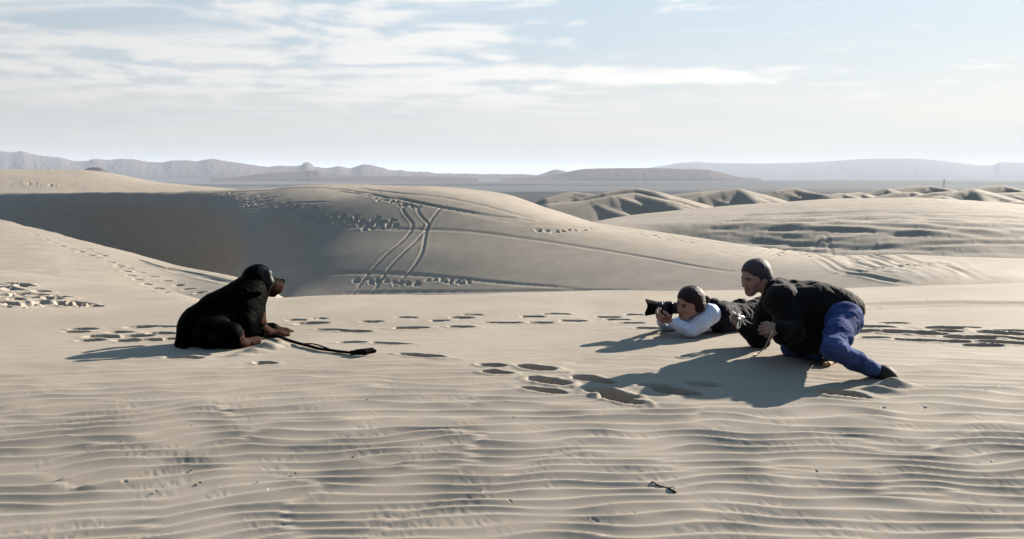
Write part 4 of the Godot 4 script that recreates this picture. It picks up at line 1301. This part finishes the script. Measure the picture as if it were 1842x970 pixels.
# Unshares vertices so that edges stay crisp.
func flat_mesh(v: PackedVector3Array, idx: PackedInt32Array) -> ArrayMesh:
	var st := SurfaceTool.new()
	st.begin(Mesh.PRIMITIVE_TRIANGLES)
	st.set_smooth_group(-1)
	for i in idx:
		st.add_vertex(v[i])
	st.generate_normals()
	return st.commit()

# A tube swept along points.
func tube(pts: Array, radius: float, sides: int, origin: Vector3, flatten := 1.0) -> ArrayMesh:
	var v := PackedVector3Array()
	var n := PackedVector3Array()
	var idx := PackedInt32Array()
	for i in pts.size():
		var d: Vector3 = (pts[mini(i + 1, pts.size() - 1)] - pts[maxi(i - 1, 0)]).normalized()
		var side := d.cross(Vector3.UP)
		side = side.normalized() if side.length() > 0.05 else Vector3.RIGHT
		var up := side.cross(d)
		for k in sides:
			var a := TAU * k / sides
			var o := side * cos(a) * radius + up * sin(a) * radius * flatten
			v.append(pts[i] + o - origin)
			n.append(o.normalized())
	for i in pts.size() - 1:
		for k in sides:
			var p := i * sides + k
			var q := i * sides + (k + 1) % sides
			idx.append_array([p, q, p + sides, q, q + sides, p + sides])
	for e in [0, pts.size() - 1]:
		var c := v.size()
		v.append(pts[e] - origin)
		n.append((pts[e] - pts[1 if e == 0 else e - 1]).normalized())
		for k in sides:
			var p: int = e * sides + k
			var q: int = e * sides + (k + 1) % sides
			if e == 0:
				idx.append_array([c, q, p])
			else:
				idx.append_array([c, p, q])
	return array_mesh(v, n, idx)

func smooth_path(pts: Array, per: int) -> Array:
	var out := []
	for i in pts.size() - 1:
		for j in per:
			out.append(pts[i].cubic_interpolate(pts[i + 1], pts[maxi(i - 1, 0)], pts[mini(i + 2, pts.size() - 1)], float(j) / per))
	out.append(pts[pts.size() - 1])
	return out

# A box with bevelled edges.
func bevelled(size: Vector3, bevel: float) -> ArrayMesh:
	var h := size * 0.5
	var v := PackedVector3Array()
	var idx := PackedInt32Array()
	var rings := [[-h.y, bevel], [-h.y + bevel, 0.0], [h.y - bevel, 0.0], [h.y, bevel]]
	for r in rings:
		var x: float = h.x - r[1]
		var z: float = h.z - r[1]
		var c := bevel * 0.7
		for p in [[x, -z + c], [x, z - c], [x - c, z], [-x + c, z], [-x, z - c], [-x, -z + c], [-x + c, -z], [x - c, -z]]:
			v.append(Vector3(p[0], r[0], p[1]))
	for r in 3:
		for i in 8:
			var a := r * 8 + i
			var b := r * 8 + (i + 1) % 8
			idx.append_array([a, b, a + 8, b, b + 8, a + 8])
	for i in range(1, 7):
		idx.append_array([0, i + 1, i])
		idx.append_array([24, 24 + i, 25 + i])
	return flat_mesh(v, idx)

func build_camera() -> void:
	var at := Vector3(1.28, 0.154, -6.32)
	var root := thing("camera", "black camera with a long lens and petal hood in the hands of the prone person", "camera", at)
	var front := Vector3(0.993, 0.211, -6.3)
	var back := Vector3(1.29, 0.202, -6.31)
	var axis := back - front
	var l := axis.length()
	var black := mat(Color(0.07, 0.07, 0.072), 0.5, 0.35)
	var rubber := mat(Color(0.055, 0.055, 0.055), 0.85, 0.15)
	part("lens_barrel", lathe(front, axis, [[0.062, 0.0], [0.062, 0.044], [0.075, 0.047], [0.125, 0.047], [0.128, 0.045], [0.15, 0.045], [0.155, 0.048], [0.20, 0.048], [0.205, 0.044], [l - 0.03, 0.040], [l - 0.022, 0.036], [l, 0.036]], 28, at), black, root)
	# focusing ring with ribs
	part("focus_ring", lathe(front, axis, [[0.158, 0.048], [0.160, 0.0505], [0.166, 0.0505], [0.168, 0.049], [0.172, 0.049], [0.174, 0.0505], [0.180, 0.0505], [0.182, 0.049], [0.186, 0.049], [0.188, 0.0505], [0.196, 0.0505], [0.198, 0.048]], 28, at), rubber, root)
	# petal hood: the rim runs in and out
	var v := PackedVector3Array()
	var idx := PackedInt32Array()
	var z := axis.normalized()
	var x := z.cross(Vector3.UP).normalized()
	var y := x.cross(z)
	var sides := 40
	for ring in 4:
		for i in sides:
			var a := TAU * i / sides
			var lip := 0.022 * (0.5 + 0.5 * cos(2.0 * a)) + 0.008 * (0.5 + 0.5 * cos(4.0 * a))
			var along: float = [0.078, lip, lip + 0.001, 0.078][ring]
			var rad: float = [0.050, 0.064, 0.0615, 0.047][ring]
			v.append(front + z * along + (x * cos(a) + y * sin(a)) * rad - at)
	for r in 3:
		for i in sides:
			var p := r * sides + i
			var q := r * sides + (i + 1) % sides
			idx.append_array([p, q, p + sides, q, q + sides, p + sides])
	part("lens_hood", flat_mesh(v, idx), rubber, root)
	part("front_glass", lathe(front, axis, [[0.058, 0.0], [0.059, 0.02], [0.062, 0.038]], 24, at), mat(Color(0.06, 0.06, 0.09), 0.08, 0.7), root)
	var turn := Basis.looking_at(-axis.normalized(), Vector3.UP)
	var bd := part("camera_body", bevelled(Vector3(0.150, 0.108, 0.066), 0.012), black, root)
	bd.transform = Transform3D(turn, back + z * 0.025 + Vector3(0, 0.002, 0) - at)
	var gp := part("grip", bevelled(Vector3(0.034, 0.088, 0.05), 0.011), rubber, root)
	gp.transform = Transform3D(turn, back + z * -0.012 + turn.x * 0.055 - at)
	var pr := part("viewfinder_hump", bevelled(Vector3(0.062, 0.036, 0.066), 0.012), black, root)
	pr.transform = Transform3D(turn, back + z * 0.026 + Vector3(0, 0.062, 0) - at)
	var ey := part("eyecup", bevelled(Vector3(0.042, 0.028, 0.022), 0.007), rubber, root)
	ey.transform = Transform3D(turn, back + z * 0.066 + Vector3(0, 0.055, 0) - at)
	part("mode_dial", lathe(back + z * 0.025 + turn.x * -0.05 + Vector3(0, 0.05, 0), Vector3(0.001, 1, 0), [[0.0, 0.014], [0.014, 0.014], [0.016, 0.0]], 18, at), rubber, root)
	part("tripod_foot", lathe(front + z * 0.165 + Vector3(0, -0.062, 0), Vector3(0.001, 1, 0), [[0.0, 0.0], [0.0, 0.016], [0.02, 0.013]], 14, at), black, root)

func build_bag() -> void:
	var at := Vector3(1.819, 0, -6.662)
	var root := thing("bag", "lumpy black bag with a strap, behind the prone person's shoulder and the crouching person", "bag", at)
	var b := Body.new()
	b.lump = noise(121, 16.0, 3)
	b.lump_amp = 0.016
	b.path([Vector3(1.735, 0.125, -6.66), Vector3(1.796, 0.143, -6.66), Vector3(1.867, 0.134, -6.66)], [0.055, 0.07, 0.058], 0.03)
	b.path([Vector3(1.791, 0.048, -6.8), Vector3(1.904, 0.048, -6.8)], [0.09, 0.09], 0.05)
	b.add(Vector3(1.821, 0.187, -6.66), Vector3(1.864, 0.167, -6.62), 0.032, 0.03, 0.03)
	b.flat_floor = 0.003
	part("bag_body", body_mesh([[b, 0.009]], at), fabric(Color(0.055, 0.055, 0.06), 0.2, 0.6), root)
	part("strap", tube(smooth_path([Vector3(1.643, 0.178, -6.72), Vector3(1.691, 0.183, -6.7), Vector3(1.748, 0.184, -6.68), Vector3(1.794, 0.167, -6.62), Vector3(1.842, 0.108, -6.6)], 5), 0.014, 8, at, 0.35), mat(Color(0.12, 0.115, 0.115), 0.8), root)
	part("handle", tube(smooth_path([Vector3(1.755, 0.19, -6.64), Vector3(1.775, 0.226, -6.62), Vector3(1.814, 0.22, -6.62), Vector3(1.837, 0.184, -6.62)], 5), 0.009, 8, at, 0.6), mat(Color(0.11, 0.11, 0.11), 0.8), root)

# ------------------------------------------------------------------ the man
func build_man() -> void:
	var at := Vector3(1.916, 0, -5.564)
	var root := thing("person", "person crouching on knees and one elbow in a black jacket and blue jeans, looking left", "person", at)
	var head_c := Vector3(1.632, 0.502, -5.66)
	var neck := Vector3(1.742, 0.424, -5.62)
	var sh_n := Vector3(1.732, 0.394, -5.42)
	var sh_f := Vector3(1.798, 0.369, -5.8)
	var chest := Vector3(1.85, 0.348, -5.58)
	var mid := Vector3(1.958, 0.341, -5.46)
	var pelvis := Vector3(2.07, 0.302, -5.36)
	var hip_n := Vector3(2.066, 0.297, -5.24)
	var knee_n := Vector3(1.877, 0.18, -4.9)
	var ankle_n := Vector3(2.178, 0.022, -4.97)
	var hip_f := Vector3(2.096, 0.243, -5.5)
	var knee_f := Vector3(1.864, 0.049, -5.58)
	var ankle_f := Vector3(2.039, 0.024, -5.4)
	var elbow_n := Vector3(1.764, 0.213, -5.26)
	var wrist_n := Vector3(1.641, 0.25, -5.17)
	var elbow_f := Vector3(1.727, 0.048, -5.86)
	var wrist_f := Vector3(1.631, 0.13, -5.93)
	var b := Body.new()
	var t := head(b, head_c, Vector3(-0.93, -0.16, 0.36), Vector3(-0.05, 1, 0.05), 0.97, neck, 0.066)
	var inner := Body.new()
	inner.path([neck, chest, mid, pelvis], [0.06, 0.085, 0.09, 0.09], 0.05)
	inner.add(sh_n, sh_f, 0.04, 0.04, 0.03)
	inner.path([sh_n, elbow_n, wrist_n], [0.035, 0.032, 0.028], 0.02)
	inner.path([sh_f, elbow_f, wrist_f], [0.035, 0.032, 0.028], 0.02)
	inner.path([hip_n, knee_n, ankle_n], [0.07, 0.048, 0.034], 0.03)
	inner.path([hip_f, knee_f, ankle_f], [0.07, 0.048, 0.034], 0.03)
	var hands := Body.new()
	hand(hands, wrist_n, Vector3(-1.0, 0.12, 0.10), Vector3(-0.2, -0.35, -0.9), 1.0, 1.25, 0.9)
	hand(hands, wrist_f, Vector3(-0.72, 0.62, 0.15), Vector3(0.45, 0.35, 0.8), -1.0, 0.75, 0.6)
	var skin := Color(0.23, 0.135, 0.11)
	var paint := FacePainter.new()
	paint.inv = t.affine_inverse()
	paint.skin = skin
	paint.brow = Color(0.04, 0.028, 0.025)
	paint.beard = Color(0.09, 0.065, 0.06)
	paint.beard_share = 0.35
	part("body", body_mesh([[b, 0.0042], [inner, 0.013], [hands, 0.0034]], at, paint), tinted(0.6, 0.35), root)
	# close-cropped hair
	var hb := Body.new()
	hb.lump = noise(131, 110.0, 2)
	hb.lump_amp = 0.002
	hb.ball(t * Vector3(0, 0.050, -0.022), 0.087, 0.02)
	hb.ball(t * Vector3(0, 0.056, 0.020), 0.075, 0.03)
	hb.add(t * Vector3(0.045, 0.0, -0.045), t * Vector3(-0.045, 0.0, -0.045), 0.050, -1, 0.03)
	hb.add(t * Vector3(0.072, 0.03, 0.016), t * Vector3(0.071, -0.012, 0.018), 0.014, 0.008, 0.012)
	hb.cut(t * Vector3(0, -0.016, 0.10), t * Vector3(0, -0.06, 0.15), 0.088, 0.11, 0.008)
	hb.cut(t * Vector3(0.10, -0.012, 0.0), t * Vector3(0.10, -0.05, 0.01), 0.026, 0.03, 0.006)
	part("hair", body_mesh([[hb, 0.0042]], at), hair_mat(Color(0.20, 0.165, 0.185)), root)
	# jacket
	var j := Body.new()
	j.lump = noise(132, 9.0, 3)
	j.lump_amp = 0.012
	j.lump_stretch = Vector3(1.25, 1.0, 0.7)
	j.path([chest + Vector3(0, 0, 0.07), mid + Vector3(0, 0, 0.06), pelvis + Vector3(0.0, 0.02, 0.02)], [0.128, 0.135, 0.132], 0.07)
	j.path([chest + Vector3(-0.02, 0.01, -0.10), mid + Vector3(0, 0.01, -0.08), pelvis + Vector3(0.0, 0.01, -0.05)], [0.13, 0.135, 0.13], 0.07)
	j.add(Vector3(1.764, 0.417, -5.62), chest, 0.095, 0.13, 0.06)
	j.path([sh_n, sh_n.lerp(elbow_n, 0.5), elbow_n], [0.082, 0.068, 0.060], 0.05)
	j.path([elbow_n, wrist_n + Vector3(0.02, 0, 0)], [0.066, 0.050], 0.04)
	j.path([sh_f, sh_f.lerp(elbow_f, 0.5), elbow_f], [0.088, 0.078, 0.068], 0.05)
	j.path([elbow_f, wrist_f], [0.064, 0.050], 0.04)
	j.add(sh_n, chest, 0.095, 0.11, 0.06)
	j.add(sh_n, Vector3(1.738, 0.432, -5.56), 0.085, 0.06, 0.05)
	# front hanging; lower hem added, its black standing in for far-thigh shade
	j.path([Vector3(1.784, 0.228, -5.5), Vector3(1.889, 0.191, -5.42), Vector3(1.953, 0.216, -5.36)], [0.085, 0.080, 0.075], 0.05)
	j.path([Vector3(1.811, 0.139, -5.62), Vector3(1.907, 0.1, -5.55), Vector3(1.984, 0.147, -5.46)], [0.075, 0.075, 0.07], 0.05)
	j.path([Vector3(1.762, 0.158, -5.4), Vector3(1.836, 0.112, -5.34), Vector3(1.906, 0.128, -5.26)], [0.06, 0.055, 0.06], 0.05)
	j.add(Vector3(2.025, 0.375, -5.4), Vector3(2.123, 0.352, -5.34), 0.115, 0.095, 0.06)
	# collar
	j.path([Vector3(1.68, 0.434, -5.55), Vector3(1.715, 0.469, -5.56), Vector3(1.767, 0.472, -5.66), Vector3(1.778, 0.439, -5.74)], [0.026, 0.028, 0.028, 0.026], 0.02)
	j.flat_floor = 0.003
	part("jacket", body_mesh([[j, 0.0105]], at), fabric(Color(0.05, 0.046, 0.046), 0.35, 0.7), root)
	for cuff in [[elbow_n, wrist_n, 0.047], [elbow_f, wrist_f, 0.047]]:
		var dir: Vector3 = (cuff[1] - cuff[0]).normalized()
		part("cuff", lathe(cuff[1] - dir * 0.035, dir, [[0.0, 0.040], [0.004, cuff[2] + 0.004], [0.036, cuff[2] + 0.003], [0.040, 0.034]], 20, at), mat(Color(0.045, 0.042, 0.042), 0.9, 0.15), root)
	# jeans
	var jn := Body.new()
	jn.lump = noise(133, 15.0, 2)
	jn.lump_amp = 0.008
	jn.lump_stretch = Vector3(0.6, 1.4, 1.0)
	jn.add(pelvis + Vector3(0.02, -0.01, 0.04), hip_n, 0.114, 0.108, 0.05)
	jn.add(pelvis + Vector3(0.02, -0.01, -0.04), hip_f, 0.122, 0.115, 0.05)
	jn.path([hip_n, hip_n.lerp(knee_n, 0.55), knee_n], [0.106, 0.079, 0.064], 0.04)
	jn.path([knee_n, knee_n.lerp(ankle_n, 0.45), ankle_n], [0.064, 0.057, 0.044], 0.03)
	jn.path([hip_f, hip_f.lerp(knee_f, 0.55), knee_f], [0.102, 0.083, 0.066], 0.05)
	jn.path([knee_f, knee_f.lerp(ankle_f, 0.45), ankle_f], [0.066, 0.058, 0.045], 0.04)
	jn.flat_floor = 0.002
	var denim := tinted(0.9, 0.15)
	denim.uv1_triplanar = true
	denim.uv1_scale = Vector3.ONE / 0.3
	denim.normal_enabled = true
	denim.normal_texture = cloth_normal()
	denim.normal_scale = 0.8
	var fade := noise(134, 7.0, 3)
	var wash := WashPainter.new()
	wash.a = Color(0.013, 0.021, 0.068)
	wash.b = Color(0.042, 0.062, 0.15)
	wash.mark = fade
	part("jeans", body_mesh([[jn, 0.0095]], at, wash), denim, root)
	# shoes: the near foot dug into the sand, the far sole showing
	var s1 := Body.new()
	s1.path([ankle_n + Vector3(0.015, -0.004, 0.0), Vector3(2.211, 0.015, -4.94), Vector3(2.246, -0.01, -4.92)], [0.046, 0.045, 0.032], 0.03)
	s1.add(Vector3(2.206, 0.034, -4.96), Vector3(2.236, 0.014, -4.93), 0.034, 0.028, 0.02)
	s1.flat_floor = -0.03
	part("shoe", body_mesh([[s1, 0.007]], at), mat(Color(0.13, 0.115, 0.11), 0.7), root)
	var s2 := Body.new()
	s2.path([ankle_f, Vector3(2.024, 0.019, -5.34), Vector3(1.97, 0.016, -5.27)], [0.045, 0.042, 0.034], 0.02)
	var sh2 := part("shoe", body_mesh([[s2, 0.007]], at), mat(Color(0.17, 0.14, 0.10), 0.7), root)
	var so := Body.new()
	so.path([Vector3(2.024, 0.013, -5.3), Vector3(1.981, 0.013, -5.25), Vector3(1.954, 0.017, -5.235)], [0.016, 0.018, 0.014], 0.01)
	so.flat_floor = 0.002
	part("sole", body_mesh([[so, 0.005]], at), mat(Color(0.52, 0.42, 0.27), 0.7), sh2).position = Vector3.ZERO
	build_compact()

func build_compact() -> void:
	var at := Vector3(1.594, 0.167, -5.9)
	var root := thing("camera", "small silvery camera with a white wrist strap in the crouching person's far hand", "camera", at)
	var bd := part("camera_body", bevelled(Vector3(0.085, 0.058, 0.026), 0.006), mat(Color(0.62, 0.63, 0.68), 0.35, 0.6), root)
	bd.transform = Transform3D(Basis.from_euler(Vector3(0.15, 0.7, -0.3)), Vector3(1.588, 0.194, -5.88) - at)
	var c := Vector3(1.57, 0.194, -5.855)
	part("lens_barrel", lathe(c, Vector3(-0.55, 0.1, 0.8), [[-0.02, 0.021], [0.012, 0.021], [0.013, 0.017], [0.022, 0.017], [0.022, 0.0]], 20, at), mat(Color(0.25, 0.25, 0.30), 0.4, 0.6), root)
	var white := mat(Color(0.80, 0.80, 0.78), 0.8)
	part("strap", tube(smooth_path([Vector3(1.54, 0.245, -5.88), Vector3(1.553, 0.235, -5.84), Vector3(1.577, 0.237, -5.83), Vector3(1.59, 0.198, -5.83), Vector3(1.583, 0.142, -5.84), Vector3(1.563, 0.142, -5.84), Vector3(1.574, 0.206, -5.83)], 5), 0.0065, 6, at, 0.6), white, root)
	part("strap", tube(smooth_path([Vector3(1.586, 0.21, -5.83), Vector3(1.605, 0.177, -5.84), Vector3(1.626, 0.154, -5.86)], 5), 0.0065, 6, at, 0.6), white, root)

# ------------------------------------------------------------------ small things on the sand
func build_small_things() -> void:
	# the dog's leash
	var at := Vector3(-1.412, 0, -5.902)
	var leash := thing("leash", "black dog leash lying on the sand in front of the dog's paws", "leash", at)
	var web := mat(Color(0.055, 0.05, 0.05), 0.85, 0.1)
	var main := [Vector3(-1.771, 0, -6.237), Vector3(-1.694, 0, -6.15), Vector3(-1.6, 0, -6.023), Vector3(-1.49, 0, -5.902), Vector3(-1.409, 0, -5.823), Vector3(-1.318, 0, -5.728), Vector3(-1.223, 0, -5.672), Vector3(-1.129, 0, -5.618), Vector3(-1.041, 0, -5.582)]
	var pts := []
	for p in smooth_path(main, 6):
		pts.append(p + Vector3(0, 0.014, 0))
	part("webbing", tube(pts, 0.018, 8, at, 0.5), web, leash)
	var fold := []
	for p in smooth_path([Vector3(-1.457, 0, -5.862), Vector3(-1.385, -0, -5.852), Vector3(-1.292, 0, -5.747), Vector3(-1.238, 0, -5.672)], 6):
		fold.append(p + Vector3(0, 0.022, 0))
	part("webbing", tube(fold, 0.009, 8, at, 0.5), web, leash)
	var grip := Body.new()
	grip.path([Vector3(-1.067, 0, -5.564) + Vector3(0, 0.022, 0), Vector3(-0.975, -0, -5.546) + Vector3(0, 0.026, 0), Vector3(-0.915, 0, -5.582) + Vector3(0, 0.028, 0)], [0.014, 0.016, 0.014], 0.02)
	grip.add(Vector3(-1.047, 0, -5.618) + Vector3(0, 0.022, 0), Vector3(-0.938, -0, -5.636) + Vector3(0, 0.028, 0), 0.010, 0.012, 0.012)
	part("handle", body_mesh([[grip, 0.006]], at), web, leash)
	# a pale cord from the crouching person's fist to the sand
	var ca := Vector3(1.681, 0, -5.672)
	var cord := thing("cord", "thin pale cord hanging from the crouching person's near fist to the sand", "cord", ca)
	var cp := smooth_path([Vector3(1.582, 0.249, -5.1), Vector3(1.569, 0.222, -5.1), Vector3(1.584, 0.165, -5.2), Vector3(1.604, 0.106, -5.32), Vector3(1.658, 0, -5.618) + Vector3(0, 0.01, 0), Vector3(1.601, -0, -5.546) + Vector3(0, 0.008, 0)], 5)
	part("cord_length", tube(cp, 0.004, 6, ca), mat(Color(0.66, 0.62, 0.55), 0.8), cord)
	# dry twigs
	var bark := mat(Color(0.16, 0.12, 0.10), 0.9)
	var tw := thing("twig", "longest dry dark twig, alone on the rippled sand in the right foreground", "twig", Vector3(0.658, -0.163, -3.556))
	var tp := []
	for p in smooth_path([Vector3(0.61, -0.156, -3.604), Vector3(0.64, -0.159, -3.58), Vector3(0.671, -0.162, -3.562), Vector3(0.697, -0.168, -3.524)], 5):
		tp.append(Vector3(p.x, maxf(surface_at(p.x, -p.z) + 0.002, p.y - 0.004), p.z))
	part("stem", tube(tp, 0.0032, 6, tw.position), bark, tw)
	part("side_shoot", tube([tp[10], tp[10] + Vector3(0.02, 0.008, 0.012), tp[10] + Vector3(0.03, 0.0, 0.012)], 0.002, 5, tw.position), bark, tw)
	part("broken_end", tube([tp[13], tp[15] + Vector3(0.004, 0.002, 0.003)], 0.0055, 6, tw.position), bark, tw)
	# crumbs of bark and stalk
	var spots := [[462, 871], [360, 872], [218, 797], [282, 887], [531, 855], [344, 848], [270, 815], [634, 825], [660, 721], [758, 803]]
	var crumb := Body.new()
	crumb.path([Vector3(-0.014, 0, 0), Vector3(0.004, 0.003, 0.002), Vector3(0.016, -0.001, -0.003)], [0.004, 0.0065, 0.0035], 0.004)
	var cm := body_mesh([[crumb, 0.002]], Vector3.ZERO)
	var where := ["on the ripples low left of centre", "in the left foreground below the leash", "at the far left among the ripples", "low left, nearest the bottom edge of its kind", "left of centre on a flat patch", "in the left foreground, left of the flat patch", "left foreground, upper of two close together", "centre foreground, between two ripple crests", "below the handle of the leash", "centre foreground, right of the others"]
	var places: Array = [-1.116, 3.604, -1.363, 3.6, -1.89, 4.006, -1.523, 3.528, -0.968, 3.684, -1.445, 3.718, -1.705, 3.898, -0.741, 3.842, -0.793, 4.554, -0.434, 3.968]
	for i in spots.size():
		var o := MeshInstance3D.new()
		o.name = numbered("bark_crumb", self)
		o.mesh = cm
		o.material_override = bark
		o.position = Vector3(places[i * 2], surface_at(places[i * 2], places[i * 2 + 1]) + 0.004, -places[i * 2 + 1])
		o.rotation.y = rng.randf_range(-0.9, 0.2)
		o.scale = Vector3.ONE * rng.randf_range(0.3, 0.5)
		add_child(o)
		o.set_meta("label", "tiny dark crumb of bark " + where[i])
		o.set_meta("category", "bark crumb")
		o.set_meta("group", "bark crumbs scattered on the rippled sand")
	# bits of white shell
	var sm := SphereMesh.new()
	sm.radius = 0.0042
	sm.height = 0.005
	sm.radial_segments = 10
	sm.rings = 6
	var shell := mat(Color(0.9, 0.88, 0.84), 0.4)
	var shells: Array = [-1.055, 3.552, -0.126, 3.528, 1.005, 3.74, 2.216, 3.814, 1.61, 4.18, 2.434, 4.75]
	var near := ["left of centre, beside a bark crumb", "low centre-right, past the middle", "right foreground, nearest the twig", "far right foreground", "centre foreground above the twig", "right, below the crouching person's shoe"]
	for i in near.size():
		var o := MeshInstance3D.new()
		o.name = numbered("shell_chip", self)
		o.mesh = sm
		o.material_override = shell
		o.position = Vector3(shells[i * 2], surface_at(shells[i * 2], shells[i * 2 + 1]) + 0.002, -shells[i * 2 + 1])
		add_child(o)
		o.set_meta("label", "tiny white shell chip on the rippled sand, " + near[i])
		o.set_meta("category", "shell chip")
		o.set_meta("group", "white shell chips on the sand")
	build_pylon()

func surface_at(x: float, d: float) -> float:
	var r := clampi(row_of(d), 0, NR - 2)
	var c := clampi(col_of(x / d), 0, NC - 2)
	return high[r * NC + c]

# A lattice mast on the far plain.
func build_pylon() -> void:
	var x := 1815.5
	var at := Vector3(x, -60.5, -3600.0)
	var root := thing("lattice_tower", "tiny lattice tower standing alone on the far plain behind the dunes on the right", "tower", at)
	var steel := mat(Color(0.40, 0.41, 0.43), 0.6)
	var h := 52.0
	for sx: float in [-1.0, 1.0]:
		for sz: float in [-1.0, 1.0]:
			part("leg", tube([at + Vector3(sx * 4.5, 0, sz * 4.5), at + Vector3(sx * 1.4, h * 0.6, sz * 1.4), at + Vector3(sx * 0.7, h, sz * 0.7)], 0.45, 5, at), steel, root)
	for k in 6:
		var y := h * (0.1 + 0.13 * k)
		var w := lerpf(4.2, 1.2, minf(1.0, (0.1 + 0.13 * k) / 0.6))
		part("brace", tube([at + Vector3(-w, y, w), at + Vector3(w, y + 5.0, w)], 0.25, 4, at), steel, root)
		part("brace", tube([at + Vector3(w, y, w), at + Vector3(-w, y + 5.0, w)], 0.25, 4, at), steel, root)
	for y: float in [0.72, 0.84, 0.95]:
		part("cross_arm", tube([at + Vector3(-7.5, h * y, 0), at + Vector3(0, h * y + 1.0, 0), at + Vector3(7.5, h * y, 0)], 0.4, 5, at), steel, root)
